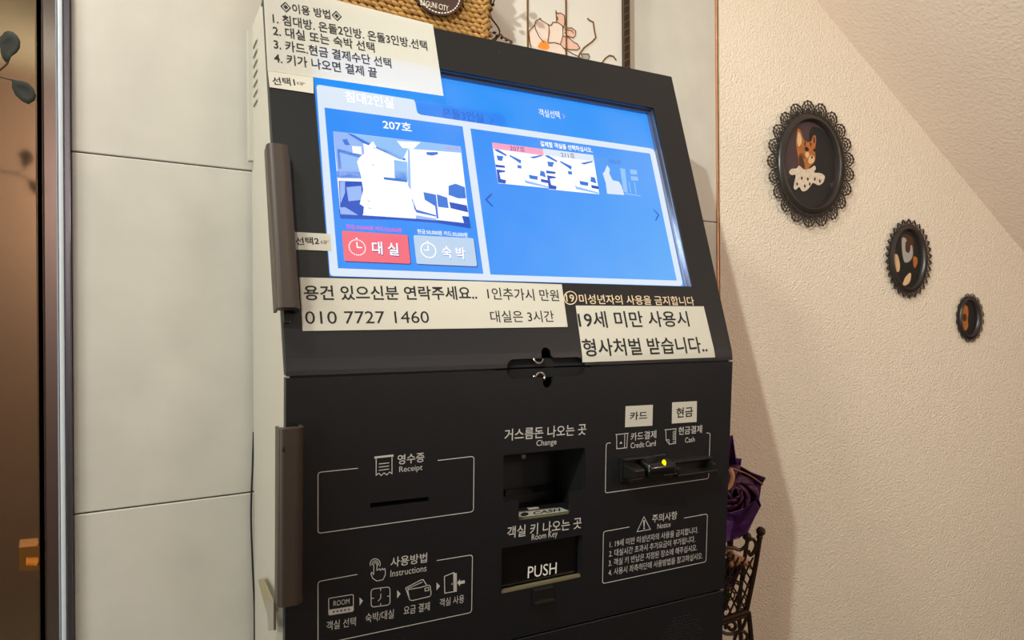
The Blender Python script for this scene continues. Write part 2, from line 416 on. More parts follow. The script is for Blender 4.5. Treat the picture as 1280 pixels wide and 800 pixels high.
struct('wall_side', box((2.2, -4.4, 0), (2.28, 3.0, EYE + ROOMTOP)), M['plaster'])
struct('wall_entry', box((-4.1, -4.4, 0), (-4.02, 3.0, EYE + ROOMTOP)), M['plaster'])

# ================================================================== THE KIOSK
K = thing('check_in_kiosk', kp(.3, .13, -EYE), 'tall black and grey self check-in kiosk with a glowing blue touch screen', 'kiosk', rz=YAW)
# grey sheet-metal cabinet: two sides, top, back and base
def side(u0, u1):
    pts = [(d, h) for s_, d, h in prof]; pts = [(d + .003 / math.cos(.2), h) for d, h in pts] + [(DEPTH, prof[-1][2]), (DEPTH, -EYE)]
    bm = bmesh.new(); vs = [bm.verts.new(kp(u0, d, h)) for d, h in pts]; f = bm.faces.new(vs)
    ex = bmesh.ops.extrude_face_region(bm, geom=[f]); bmesh.ops.translate(bm, vec=KU * (u1 - u0), verts=[v for v in ex['geom'] if isinstance(v, bmesh.types.BMVert)])
    return bm
def kbox(u0, u1, d0, d1, h0, h1):
    bm = bmesh.new(); bmesh.ops.create_cube(bm, size=1)
    for v in bm.verts: v.co = kp(u0 if v.co.x < 0 else u1, d0 if v.co.y < 0 else d1, h0 if v.co.z < 0 else h1)
    return bm
HT = prof[-1][2]; DT = prof[-1][1]
cab = obj('cabinet', join(side(.0015, .004), side(KW - .004, KW - .0015), kbox(.004, KW - .004, DT + .004, DEPTH, HT - .003, HT), kbox(.004, KW - .004, DEPTH - .003, DEPTH, -EYE, HT - .003), kbox(.004, KW - .004, .075, DEPTH - .003, -EYE, -EYE + .02)), M['cab'], K)
# louvres pressed into the left side
SIDE = Surf(kp(.0015, 0, 0), KD, KU, [(-EYE, 0, -EYE), (.4, 0, .4)])
bl_ = []
for k in range(7):
    h = .3555 - k * .0122
    bl_.append(block(SIDE, DT + .056, DT + .090, h - .0024, h + .0022, -.001, .0016, .0007, 2, (.003, .003, 0, .003)))
obj('louver', join(*bl_), M['louver'], cab)
obj('rear_cover', kbox(-.004, .0015, DEPTH - .014, DEPTH - .001, .215, HT - .004), M['cab'], cab)
# front plates, cut from one outline each with their openings
TH = .003
so = [FRONT.uv(*p) for p in ((388, 56), (817, 135), (866, 358.3), (411, 345.5))]
kl, kr = FRONT.uv(633.6, 461)[0], FRONT.uv(731.2, 457)[0]; kt = FRONT.uv(682, 447.5)[1]; kb = FRONT.uv(682, 471.5)[1]
cx1 = FRONT.uv(682.6, 441)[0]; r1 = .0066; cx2 = FRONT.uv(684.5, 476.5)[0]
def notch(top):
    yv = kt if top else kb; c = cx1 if top else cx2; e = .0012 if top else -.0012; sg = 1 if top else -1
    pts = [(kl, e)]
    R_ = abs(yv - e)
    for k in range(1, 6): t = math.pi - k * math.pi / 12; pts.append((kl + R_ + R_ * math.cos(t), e + sg * R_ * math.sin(t)))
    pts.append((c - r1 - .0002, yv))
    cy = yv + sg * .0062
    for k in range(9): t = math.pi - k * math.pi / 8; pts.append((c + r1 * math.cos(t), cy + sg * r1 * math.sin(t)))
    pts.append((c + r1 + .0002, yv + sg * .002)); pts.append((c + r1 + .003, yv))
    for k in range(6, -1, -1): t = k * math.pi / 12; pts.append((kr - R_ + R_ * math.cos(t), e + sg * R_ * math.sin(t)))
    return pts
up_out = [(0, .0012)] + notch(True) + [(KW, .0012), (KW, STOP), (0, STOP)]
v, f = curve_fill([up_out, rounded(so, .002)])
UPP = obj('screen_door', mapbm(FRONT, v, f, -TH, 0, CUTS + [.1, .2, .3]), M['black'], K)
# folded returns of the upper door at top and right, and the screen surround
obj('door_fold', join(block(FRONT, 0, KW, STOP - .002, STOP, -.02, -TH, 0), block(FRONT, 0, .002, .002, STOP, -.012, -TH, 0), block(FRONT, KW - .002, KW, .002, STOP, -.012, -TH, 0)), M['black'], UPP)
SO = -.014
bm = bmesh.new(); ring = [[bm.verts.new(FRONT.pos(u + du, s_ + ds, o)) for (u, s_), du, ds in zip(so, (-k, k, k, -k), (k, k, -k, -k))] for o, k in ((-TH, .0002), (-.0085, .0002), (-.0085, -.003), (-.0165, -.003))]
for i in range(3):
    for k in range(4): bm.faces.new([ring[i][k], ring[i][(k + 1) % 4], ring[i + 1][(k + 1) % 4], ring[i + 1][k]])
bmesh.ops.recalc_face_normals(bm, faces=bm.faces)
obj('screen_surround', bm, M['surround'], UPP)
obj('screw_hole', ball(FRONT.P(624.5, 67, 0), .0022, 10, (.8, .15, 1.4)), M['gap'], UPP)

# --- screen
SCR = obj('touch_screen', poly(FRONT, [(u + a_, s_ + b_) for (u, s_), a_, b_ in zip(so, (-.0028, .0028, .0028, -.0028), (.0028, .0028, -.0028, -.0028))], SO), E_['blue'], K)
obj('screen_housing', poly(FRONT, [(u + a_, s_ + b_) for (u, s_), a_, b_ in zip(so, (-.006, .006, .006, -.006), (.006, .006, -.006, -.006))], SO - .02, SO - .0008), M['blackin'], UPP)
obj('seam_strip', block(FRONT, .004, kl - .012, -.006, .006, -.0075, -.0045, 0), M['blackin'], UPP)  # added black backing, stops screen light leaking through the seam
obj('seam_strip', block(FRONT, kr + .012, KW - .004, -.006, .006, -.0075, -.0045, 0), M['blackin'], UPP)
L = [SO + .00012]
def sp(name, pts, m, lvl=1, label=None): return obj(name, ppoly(FRONT, pts, SO + .00012 * lvl), E_[m], SCR, label)
def st(body, bl, br, h, m='white', lvl=4, bold=.0, name='lettering'): return text(FRONT, body, bl, br, h, SO + .00012 * lvl, E_[m], SCR, bold, name)
def sl_(name, strokes, wd, m, lvl=4): return obj(name, lines(FRONT, strokes, wd, SO + .00012 * lvl), E_[m], SCR)
sp('tab', [(521, 126.5), (628, 143), (631.5, 147), (633, 160), (524, 144)], 'tab', 1)
sp('content_frame', [(395.6, 108.5), (396.6, 106.5), (399, 106), (514, 124), (517.5, 125), (519, 128), (520.8, 138), (522.3, 141.5), (526, 143.4), (812, 185.2), (816.5, 186.7), (819, 191), (853, 353), (852.5, 356.3), (849.5, 357.4), (417, 345), (413.8, 344), (412.3, 341)], 'frame', 2)
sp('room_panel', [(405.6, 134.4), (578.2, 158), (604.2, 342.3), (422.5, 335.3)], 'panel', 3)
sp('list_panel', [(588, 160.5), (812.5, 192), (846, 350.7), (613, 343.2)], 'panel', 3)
st('침대2인실', (432, 127), (492.5, 136), 14, 'white', 4, .02)
st('온돌3인실', (553.7, 147), (605, 153.5), 12, 'dark', 4, .01)
sl_('arrow', [([(611, 146.5), (617, 150), (613, 153.5)], False)], .0009, 'dark')
st('객실선택', (674.5, 145.3), (700.5, 148.8), 9.5)
sl_('arrow', [([(703, 142.5), (706, 145.5), (704, 148.2)], False)], .0008, 'pink')
st('207호', (479, 160.3), (515, 164.8), 11, 'white', 5, .015)
# the large room picture
PH = [(416.4, 164), (575.6, 183), (587, 279.5), (425.6, 268)]
def ph(x, y): return (405 + x / 5.714, 150 + y / 5.714)
def pp(name, pts, m, lvl): return sp(name, [ph(*p) for p in pts], m, lvl)
pp('picture_shadow', [(105, 640), (1035, 690), (1050, 775), (800, 735), (500, 712), (250, 708), (118, 705)], 'shade', 4)
pp('room_picture', [(65, 80), (975, 188), (1040, 740), (820, 715), (500, 690), (118, 672)], 'white', 5)
for nm, m_, pts in (
    ('picture_wall', 'lav', [(65, 80), (160, 92), (280, 165), (300, 330), (285, 420), (100, 415)]),
    ('picture_ceiling', 'sky', [(190, 96), (975, 188), (985, 235), (740, 215), (600, 205), (560, 285), (440, 230), (370, 190)]),
    ('picture_glow', 'white', [(520, 150), (690, 158), (640, 205), (560, 200)]),
    ('picture_beam', 'mid', [(160, 92), (205, 100), (580, 275), (585, 290), (540, 280), (380, 205), (280, 165)]),
    ('picture_board', 'white', [(200, 185), (265, 190), (272, 245), (205, 235)]),
    ('picture_shelf', 'mid', [(95, 205), (270, 250), (275, 275), (110, 230), (125, 345), (105, 350)]),
    ('picture_shelf', 'sky', [(125, 240), (225, 265), (235, 345), (135, 350)]),
    ('picture_dark', 'mid', [(92, 365), (270, 372), (285, 412), (95, 410)]),
    ('picture_dark', 'shade', [(105, 435), (270, 440), (290, 560), (280, 680), (118, 672)]),
    ('picture_cabinet', 'lav', [(160, 480), (265, 470), (275, 570), (175, 580)]),
    ('picture_cabinet', 'lav', [(112, 440), (150, 440), (150, 520), (118, 600)]),
    ('picture_floor', 'lav', [(112, 625), (150, 622), (245, 680), (118, 672)]),
    ('picture_frame', 'mid', [(130, 140), (165, 135), (185, 180), (150, 178)]),
    ('picture_frame', 'mid', [(220, 200), (250, 195), (268, 238), (235, 235)]),
    ('picture_back', 'sky', [(500, 285), (595, 300), (600, 430), (505, 415)]),
    ('picture_back', 'mid', [(505, 360), (585, 372), (590, 425), (508, 418)]),
    ('picture_line', 'mid', [(425, 408), (595, 425), (595, 445), (430, 425)]),
    ('picture_window', 'mid', [(710, 515), (785, 530), (800, 620), (770, 600), (720, 570)]),
    ('picture_window', 'mid', [(805, 530), (880, 555), (890, 630), (815, 620)]),
    ('picture_table', 'mid', [(890, 470), (940, 455), (1005, 480), (1015, 560), (960, 560), (890, 535)]),
    ('picture_table', 'shade', [(895, 585), (1020, 610), (1030, 660), (905, 630)]),
    ('picture_table', 'shade', [(985, 685), (1035, 690), (1040, 740), (1000, 735)]),
    ('picture_line', 'mid', [(785, 530), (800, 535), (818, 705), (804, 703)]),
    ('picture_line', 'mid', [(630, 560), (660, 640), (800, 680), (800, 690), (660, 660), (625, 600)]),
    ('picture_line', 'lav', [(660, 680), (800, 705), (810, 718), (655, 705)]),
    ('picture_line', 'sky', [(600, 205), (612, 215), (622, 500), (600, 470)]),
    ('picture_line', 'mid', [(730, 230), (810, 228), (815, 245), (770, 255), (735, 248)]),
): pp(nm, pts, m_, 6 if nm not in ('picture_board', 'picture_cabinet', 'picture_glow', 'picture_floor') else 7)
pp('picture_figure', [(350, 150), (372, 190), (380, 240), (400, 300), (430, 430), (600, 470), (610, 530), (640, 600), (655, 705), (275, 680), (300, 630), (255, 600), (280, 500), (270, 420), (235, 300), (250, 270), (285, 240), (300, 200)], 'white', 8)
for (x, y) in ((345, 180), (335, 300), (305, 560), (310, 610)):
    pp('picture_fold', [(x, y), (x + 12, y + 16), (x + 34, y + 22), (x + 12, y + 24)], 'sky', 9)
st('207호', (556, 185.5), (575, 188), 2.6, 'mag', 9)
st('현금:20,000원 카드:20,000원', (433, 286), (502, 291), 6, 'mag', 5, .01)
st('현금:50,000원 카드:50,000원', (522, 292.5), (584.7, 297), 6.4, 'white', 5, .01)
def button(pts, m):
    uvs = rounded([FRONT.uv(x, y, SO) for x, y in pts], .0025)
    sh = [(u + .0008, s_ - .0012) for u, s_ in uvs]
    obj('button_shadow', poly(FRONT, sh, SO + .00048), E_['navy'], SCR)
    return obj('button', poly(FRONT, uvs, SO + .0006), E_[m], SCR)
button([(427, 288.5), (509.2, 294), (513, 330), (430.3, 326.5)], 'red')
button([(516.5, 294), (591.7, 298), (596.2, 333.3), (520.6, 330)], 'pale')
def clock(c, rpx, dash):
    cu, cs = FRONT.uv(*c, SO); r = (FRONT.uv(c[0], c[1] - rpx, SO)[1] - cs)
    parts = []
    for k in range(24):
        a0 = k * math.pi / 12; a1 = a0 + math.pi / 12 * (.62 if dash else 1.0)
        parts.append(ribbon2([(cu + r * math.cos(a0 + (a1 - a0) * j / 3), cs + r * math.sin(a0 + (a1 - a0) * j / 3)) for j in range(4)], .0014))
    d = 1 if dash else -1
    parts.append(ribbon2([(cu, cs + r * .7), (cu, cs), (cu + d * r * .6, cs)], .0014))
    parts.append(ribbon2([(cu - .001, cs + r * 1.18), (cu + .001, cs + r * 1.18)], .0016))
    obj('clock_symbol', mapbm(FRONT, *merge(parts), SO + .0007), E_['white'], SCR)
clock((446.4, 309.5), 9.5, True); clock((535.3, 313), 9, False)
st('대 실', (466.2, 318.4), (499.4, 321), 16, 'navy', 6, .02); st('대 실', (465.5, 317.3), (498.7, 319.9), 16, 'white', 7, .02)
st('숙 박', (553.5, 323), (582.8, 325.4), 15, 'mid', 6, .0); st('숙 박', (553, 322), (582.3, 324.4), 15, 'white', 7, .02)
st('결제할 객실을 선택하십시오.', (676, 182.9), (741, 191.2), 6.8, 'white', 5, .02)
def q3(x, y): return (600 + x / 5.82, 160 + y / 5.82)
def qp(name, pts, m, lvl): return sp(name, [q3(*p) for p in pts], m, lvl)
def thumb(dx, dy, head, tcol, cap, c0, c1):
    t = lambda pts: [(x + dx, y + dy) for x, y in pts]
    qp('thumbnail', t([(88, 105), (455, 152), (500, 438), (132, 402)]), 'white', 4)
    for m_, pts in (('mid', [(100, 155), (130, 155), (195, 195), (190, 205), (120, 170)]), ('mid', [(120, 200), (170, 205), (160, 240), (130, 235)]), ('mid', [(215, 195), (300, 235), (295, 260), (260, 235), (215, 205)]),
                    ('shade', [(112, 265), (180, 275), (182, 290), (116, 285)]), ('shade', [(120, 300), (180, 310), (185, 320), (140, 325), (150, 370), (190, 380), (185, 405), (132, 398)]), ('mid', [(270, 270), (300, 272), (302, 295), (275, 292)]),
                    ('mid', [(355, 340), (420, 352), (418, 378), (362, 368)]), ('mid', [(440, 310), (468, 318), (480, 360), (435, 345)]), ('shade', [(440, 370), (492, 380), (497, 402), (445, 392)]), ('sky', [(315, 330), (330, 380), (495, 425), (498, 436), (330, 400)]),
                    ('mid', [(360, 212), (450, 195), (455, 203), (390, 222)])):
        qp('thumbnail_detail', t(pts), m_, 5)
    qp('thumbnail_header', t([(88, 105), (455, 152), (463, 200), (97, 150)]), head, 6)
    st(cap, c0, c1, 6.2, tcol, 7, .0)
thumb(0, 0, 'pink', 'navy', '207호', (637.8, 188), (656.7, 190))
thumb(368, 44, 'frame', 'navy', '211호', (701.7, 196.2), (719, 198))
qp('thumbnail_header', [(818, 203), (1138, 240), (1144, 278), (826, 245)], 'dis', 4)
st('306호', (761, 204), (777, 205.6), 6, 'mid', 5)
qp('thumbnail_figure', [(925, 270), (945, 300), (940, 330), (965, 380), (1010, 390), (1030, 420), (1050, 488), (925, 478), (915, 400), (893, 330), (905, 320)], 'frame', 5)
qp('thumbnail_figure', [(1018, 292), (1055, 298), (1075, 470), (1045, 465)], 'sky', 4)
for pts in ([(1090, 300), (1140, 306), (1145, 340), (1095, 335)], [(1095, 350), (1148, 355), (1152, 385), (1100, 380)], [(1055, 472), (1165, 490), (1170, 498), (1060, 482)], [(1080, 390), (1086, 390), (1100, 470), (1094, 470)], [(1120, 395), (1126, 395), (1140, 478), (1134, 478)]):
    qp('thumbnail_detail', pts, 'sky', 4)
sl_('arrow', [([(614.6, 242.5), (607.5, 249.6), (616, 258)], False)], .0022, 'shade')
sl_('arrow', [([(817, 262), (823.3, 268.7), (819.5, 275.5)], False)], .0018, 'shade')
# cover glass with smears
gm = bpy.data.materials.new('cover_glass'); gm.use_nodes = True; nt = gm.node_tree; n = nt.nodes; n.remove(n['Principled BSDF'])
tr = n.new('ShaderNodeBsdfTransparent'); gl = n.new('ShaderNodeBsdfGlossy'); gl.inputs['Roughness'].default_value = .3; df = n.new('ShaderNodeBsdfDiffuse'); df.inputs[0].default_value = (.75, .78, .85, 1)
m1 = n.new('ShaderNodeMixShader'); m1.inputs[0].default_value = .06; m2 = n.new('ShaderNodeMixShader')
tc = n.new('ShaderNodeTexCoord'); nz = n.new('ShaderNodeTexNoise'); nz.inputs['Scale'].default_value = 7; nz.inputs['Detail'].default_value = 6; nt.links.new(tc.outputs['Object'], nz.inputs['Vector'])
mr = n.new('ShaderNodeMapRange'); mr.inputs[1].default_value = .35; mr.inputs[2].default_value = .75; mr.inputs[3].default_value = .0; mr.inputs[4].default_value = .06; nt.links.new(nz.outputs['Fac'], mr.inputs[0])
nt.links.new(tr.outputs[0], m1.inputs[1]); nt.links.new(gl.outputs[0], m1.inputs[2]); nt.links.new(mr.outputs[0], m2.inputs[0]); nt.links.new(m1.outputs[0], m2.inputs[1]); nt.links.new(df.outputs[0], m2.inputs[2]); nt.links.new(m2.outputs[0], n['Material Output'].inputs[0])
obj('cover_glass', poly(FRONT, [(u + a_, s_ + b_) for (u, s_), a_, b_ in zip(so, (.001, -.001, -.001, .001), (-.001, -.001, .001, .001))], SO + .0022), gm, SCR)

# --- lower door
def up_(pts): return [FRONT.uv(x, y) for x, y in pts]
chg = rounded(up_([(629.2, 569), (731.5, 559.4), (731.5, 612.5), (712.5, 616), (712.5, 643), (648.3, 651.5), (648.3, 625.5), (629.2, 628)]), [.003, .003, .003, .004, .001, .001, .004, .003])
keyo = rounded(up_([(627, 685.5), (727.5, 668.7), (726.2, 721.5), (626.7, 742.5)]), .0015)
slot = up_([(462.7, 629), (536.3, 621), (536, 626.3), (463, 635)])
SB = FRONT.uv(700, 784.5)[1]
low_out = [(0, -.0012)] + notch(False) + [(KW, -.0012), (KW, SB), (0, SB)]
v, f = curve_fill([low_out, chg, keyo, slot])
LOW = obj('service_door', mapbm(FRONT, v, f, -TH, 0), M['black'], K)
obj('door_edge', join(block(FRONT, 0, KW, SB, SB + .0012, -.012, -TH, 0), block(FRONT, 0, .0015, SB, -.0012, -.012, -TH, 0), block(FRONT, KW - .0015, KW, SB, -.0012, -.012, -TH, 0)), M['black'], LOW)
BASE = obj('base_panel', block(FRONT, 0, KW, SFLOOR + .02, SB - .0025, -TH, 0, .0008, 1), M['black'], K)
hol = []
cu_, cs_ = FRONT.uv(853, 793)
for i in range(-7, 8):
    for j in range(-7, 8):
        if i * i + j * j < 50:
            c = FRONT.pos(cu_ + i * .0048 + (j % 2) * .0024, cs_ + j * .0042, .0)
            hol.append(ball(c, .0011, 6, (1, .4, 1)))
obj('speaker_grille', join(*hol), M['blackin'], BASE)
# lock pocket behind the two notches, with the chrome cam rings
pk = kbox(kl * 0 + .27, .42, .016, .02, -.09, -.005)
obj('lock_pocket', block(FRONT, kl - .01, kr + .01, kb - .02, kt + .022, -.020, -.016, 0), M['blackin'], UPP)
obj('lock_plate', join(block(FRONT, kl - .004, kr + .004, .0014, kt + .001, -.008, -.0062, 0), block(FRONT, kl - .004, kr + .004, kb - .001, -.0014, -.008, -.0062, 0)), M['gap'], UPP)
def arcp(c, r, a0, a1, off, n=14):
    u, s_ = c; return [FRONT.pos(u + r * math.cos(math.radians(a0 + (a1 - a0) * k / n)), s_ + r * math.sin(math.radians(a0 + (a1 - a0) * k / n)), off) for k in range(n + 1)]
c1 = FRONT.uv(674, 447.5); c2 = FRONT.uv(676, 472.5)
obj('lock_cylinder', tube(arcp(c1, .0062, 180, 350, -.002), .0012, 6), M['chrome'], UPP, 'chrome lock ring')
obj('lock_cylinder', join(tube(arcp(c2, .0062, -20, 190, -.002), .0014, 6), ball(FRONT.P(667.5, 470.8, -.001), .0021, 8)), M['chrome'], LOW, 'chrome lock ring')
# change recess with a bright tray and its sticker
def recess(ulo, uhi, slo, shi, dep):
    bm = bmesh.new(); A = [(ulo, slo), (uhi, slo), (uhi, shi), (ulo, shi)]
    fr = [bm.verts.new(FRONT.pos(u, s_, -TH)) for u, s_ in A]; bk = [bm.verts.new(FRONT.pos(u, s_, -dep)) for u, s_ in A]
    for k in range(4): bm.faces.new([fr[k], fr[(k + 1) % 4], bk[(k + 1) % 4], bk[k]])
    bm.faces.new(bk); return bm
us = [p[0] for p in chg]; ss = [p[1] for p in chg]
CH = obj('change_recess', recess(min(us), max(us), min(ss) - .001, max(ss), .07), M['blackin'], LOW)
obj('change_tray', join(ppoly(FRONT, [(647, 637), (714, 627.5), (714, 629), (647, 638.5)], -.05, -.0495), bmesh.new()), M['traym'], LOW)
bm = bmesh.new()
q = [FRONT.P(647.5, 651, -.0035), FRONT.P(713, 642.3, -.0035), FRONT.P(713, 627, -.05), FRONT.P(647.5, 636, -.05)]
def sheet(q, th=Vector((0, 0, -.001))):
    bm = bmesh.new(); vs = [bm.verts.new(p) for p in q]; f = bm.faces.new(vs); ex = bmesh.ops.extrude_face_region(bm, geom=[f])
    bmesh.ops.translate(bm, vec=th, verts=[v for v in ex['geom'] if isinstance(v, bmesh.types.BMVert)]); return bm
tray = obj('tray_floor', sheet(q), M['traym'], LOW, 'bright metal tray floor')
class Quad:                  # a bilinear patch with the same interface as a surface
    def __init__(s, q, nrm=Vector((0, 0, 1))): s.q, s.n = q, nrm
    def pos(s, u, v, off=0): return (s.q[0] * (1 - u) + s.q[1] * u) * (1 - v) + (s.q[3] * (1 - u) + s.q[2] * u) * v + s.n * off
QT = Quad(q)
def qpoly(Q, pts, off):
    bm = bmesh.new(); bm.faces.new([bm.verts.new(Q.pos(u, v, off)) for u, v in pts]); return bm
STK = obj('cash_sticker', qpoly(QT, [(.02, .22), (.98, .22), (.80, .60), (.02, .64)], .0003), M['paper'], LOW, 'white sticker on the tray')
v, f = glyphs('CASH', .02)
bm = bmesh.new(); vv = [bm.verts.new(QT.pos(.28 + .52 * x, .29 + .24 * y, .0006)) for x, y in v]
for k in f: bm.faces.new([vv[i] for i in k])
bm2 = qpoly(QT, [(.12 + .075 * math.cos(t * .4), .42 + .15 * math.sin(t * .4)) for t in range(16)], .0006)
obj('lettering', join(bm, bm2), M['ink'], LOW)
obj('tray_note', qpoly(QT, [(.2, .74), (.4, .74), (.36, .98), (.16, .98)], .0004), M['paper'], LOW)
obj('recess_strip', ppoly(FRONT, [(631, 612), (704, 602), (704, 610), (631, 620)], -.068, -.066), M['blackgloss'], LOW)
obj('recess_button', ball(FRONT.P(654.3, 570.5, -.012), .0035, 10), mat('grey_button', (70, 72, 78), .5), LOW)
# room key flap
us = [p[0] for p in keyo]; ss = [p[1] for p in keyo]
obj('key_recess', recess(min(us), max(us), min(ss), max(ss), .06), M['blackin'], LOW)
FL = obj('key_flap', block(FRONT, min(us) + .001, max(us) - .001, min(ss) + .004, max(ss) - .001, -.011, -.008, .0005, 1), M['blackgloss'], LOW, 'glossy black push flap')
text(FRONT, 'PUSH', (659.5, 723), (695.5, 717), 14.5, -.0078, mat('white_print', (232, 230, 225), .6), LOW)
obj('key_lip', ppoly(FRONT, [(627.5, 739), (726, 718.5), (726, 721.5), (627.5, 742.3)], -.006, -.001, 0), M['traym'], LOW, 'worn metal lip')
u0, s0 = FRONT.uv(665.5, 737.5); u1, s1 = FRONT.uv(690, 751)
obj('key_tab', join(block(FRONT, u0, u1, s0 - .0165, s0 + .001, -.001, .004, .0012), block(FRONT, u0, u1, s0 - .0165, s0 - .0135, .002, .008, .001)), M['smoke'], LOW)
obj('receipt_slot', recess(*[FRONT.uv(462, 629)[0], FRONT.uv(537, 621)[0], FRONT.uv(500, 631.5)[1], FRONT.uv(500, 624.5)[1]], .03), M['blackin'], LOW)
# printed frames, icons and words
PO = .0002; LW = .0009
def dp(name, strokes, wd=LW): return obj(name, lines(FRONT, strokes, wd, PO), M['print'], LOW)
def fillp(name, pts, m='print', off=PO): return obj(name, ppoly(FRONT, pts, off), M[m], LOW)
def dt(body, bl, br, h, bold=0.0): return text(FRONT, body, bl, br, h, PO, M['print'], LOW, bold)
def opath(pts, r=3):
    out = [pts[0]]
    for i in range(1, len(pts) - 1):
        p = Vector(pts[i]); a = (Vector(pts[i - 1]) - p).normalized() * r; b = (Vector(pts[i + 1]) - p).normalized() * r
        for k in range(5): t = k / 4; out.append(tuple((1 - t) ** 2 * (p + a) + 2 * t * (1 - t) * p + t * t * (p + b)))
    return out + [pts[-1]]
def frame_line(pts, r=4): dp('printed_frame', [(opath(pts, r), False)])
frame_line([(447.5, 585.3), (397.5, 590.5), (397.5, 666.8), (591.8, 639.5), (592.5, 570.3), (547, 575.6)])
dt('영수증', (497, 581), (530.5, 577.4), 12.5, .01); dt('Receipt', (499, 592.5), (528, 589.5), 9.2)
dp('receipt_symbol', [([(468, 572), (492, 569.3)], False)], .0022)
dp('receipt_symbol', [([(470.2, 573), (470.2, 594), (473.5, 591.5), (476.5, 594.5), (480, 591), (483.5, 593.7), (487, 590), (490, 592), (490, 571)], False), ([(473.5, 580), (486.5, 578.5)], False), ([(473.5, 584), (486.5, 582.4)], False), ([(473.5, 588), (486.5, 586.3)], False)])
frame_line([(446.7, 718), (397.5, 727), (397.5, 806), (589.5, 765.5), (590.6, 693.4), (546, 700.7)])
dt('사용방법', (488, 709.3), (533.5, 703), 12.5, .01); dt('Instructions', (488, 721.3), (533, 714), 8.2)
def circ(c, r, n=16, a0=0, a1=360): return [(c[0] + r * math.cos(math.radians(a0 + (a1 - a0) * k / n)), c[1] + r * math.sin(math.radians(a0 + (a1 - a0) * k / n)) * 1.02) for k in range(n + 1)]
dp('finger_symbol', [(circ((469, 705), 6.4, 14, 30, -200), False), (circ((469, 705), 3.9, 12, 30, -200), False), ([(467.2, 717.5), (467.2, 704.5), (469.2, 702.8), (471.2, 704.5), (471.2, 713), (474.5, 711), (475.5, 713), (478, 710.5), (479, 712.3), (481.3, 710.6), (481.8, 718), (478.8, 724.5), (471, 726.3), (466, 723), (463.6, 717.5), (464.5, 715.5), (467.2, 718.5)], False)], .0008)
dp('room_symbol', [(opath([(426, 745.5), (410.8, 748), (411, 769), (441.7, 764), (441.7, 743), (426, 745.5)], 2), False)], .0008)
fillp('room_symbol', [(411, 762.3), (441.7, 757.5), (441.7, 764), (411, 769)])
dt('ROOM', (416.7, 757.8), (436.7, 754.7), 6.6); text(FRONT, '★★★★★', (415, 766.7), (438, 763), 3.6, PO * 2, M['black'], LOW)
for p in ([(449.5, 746.7), (453.7, 751), (449.5, 757)], [(496.5, 737.5), (500.7, 742.3), (496.5, 748)], [(545.7, 728), (550, 732.6), (545.7, 738)]): fillp('arrow_mark', p)
dp('clock_symbol', [(opath([(475, 735), (463.8, 736.6), (464, 759), (487.5, 756), (487.5, 733.5), (475, 735)], 4), False), ([(476, 742), (476, 747.5), (472.5, 751.5)], False), ([(475.8, 735), (475.8, 738.5)], False), ([(475.8, 754), (475.8, 757)], False), ([(464, 748), (467.5, 747.6)], False), ([(484, 745.3), (487.5, 745)], False)], .0008)
dp('wallet_symbol', [(opath([(525, 734.5), (509.5, 737), (512, 750), (515, 750.8), (537.5, 745.5), (539, 743), (537.5, 731.5), (535, 731.5), (525, 734.5)], 2), False), ([(507, 735), (512.5, 750.5)], False), ([(507, 735), (526, 725), (529, 724.5), (533, 731)], False), ([(509, 736), (528, 727.5)], False), ([(531, 735.3), (535.5, 734.3), (536, 738), (531.5, 738.8), (531, 735.3)], False)], .0009)
dp('door_symbol', [([(555.5, 720.5), (567, 715.8), (567.5, 739.5), (556, 741.5), (555.5, 720.5)], False), ([(570, 717), (570, 739.5)], False), ([(565, 729), (565, 731)], False)], .0010)
fillp('door_symbol', [(567, 716), (571, 716.5), (571, 739.5), (567.5, 740)]); fillp('door_symbol', [(571.5, 728.5), (575, 723.8), (575, 726.4), (581, 725.2), (581, 729), (575, 730.2), (575, 733)])
dt('객실 선택', (408, 788.4), (444.5, 782.2), 11.3); dt('숙박/대실', (456.7, 778.7), (492, 772.7), 11.5); dt('요금 결제', (504.5, 769), (537, 763), 11); dt('객실 사용', (549.5, 759), (580, 753.2), 10.3)
dt('거스름돈 나오는 곳', (630.5, 551.3), (732.5, 543.3), 14.8, .008); dt('Change', (670.5, 560), (695.5, 557.7), 9.6)
dt('객실 키 나오는 곳', (633.7, 673.4), (726.7, 660.3), 14.8, .008); dt('Room Key', (664.5, 678), (696.7, 672.7), 10)
frame_line([(763.3, 553.6), (757.7, 554.2), (756.6, 616.3), (885.8, 598.2), (887.7, 540.9), (883, 541.4)], 3)
dt('카드결제', (788.3, 551.4), (820.3, 547.6), 10.2, .005); dt('Credit Card', (788.3, 560.6), (819.5, 557.3), 7)
dt('현금결제', (848, 543.9), (877.3, 541), 10, .005); dt('Cash', (856.3, 553.6), (868.3, 552), 6.4)
dp('card_symbol', [([(769.5, 543.3), (785.8, 541.6)], False), ([(770.8, 543.5), (771, 561), (783.5, 559.7), (784.5, 542)], False), ([(781, 543), (780.6, 560)], False)], .0009)
fillp('card_symbol', [(774.3, 554.8), (776.4, 551.8), (777.8, 554.5)])
dp('cash_symbol', [([(830.8, 537.3), (845.6, 535.8)], False), ([(832.2, 537.5), (832.6, 550), (836.5, 555.3), (844.5, 554.2), (844.8, 536)], False), ([(832.6, 550), (836.2, 549.6), (836.5, 555.3)], False)], .0009)
p0 = Vector(FRONT.uv(843.8, 552.5)); p1 = Vector(FRONT.uv(843.8, 538.5)); v, f = glyphs('1000', .0)
ex = p1 - p0; ey = Vector((-ex.y, ex.x)).normalized() * .0042
obj('lettering', mapbm(FRONT, [tuple(p0 + ex * x + ey * y) for x, y in v], f, PO), M['print'], LOW)
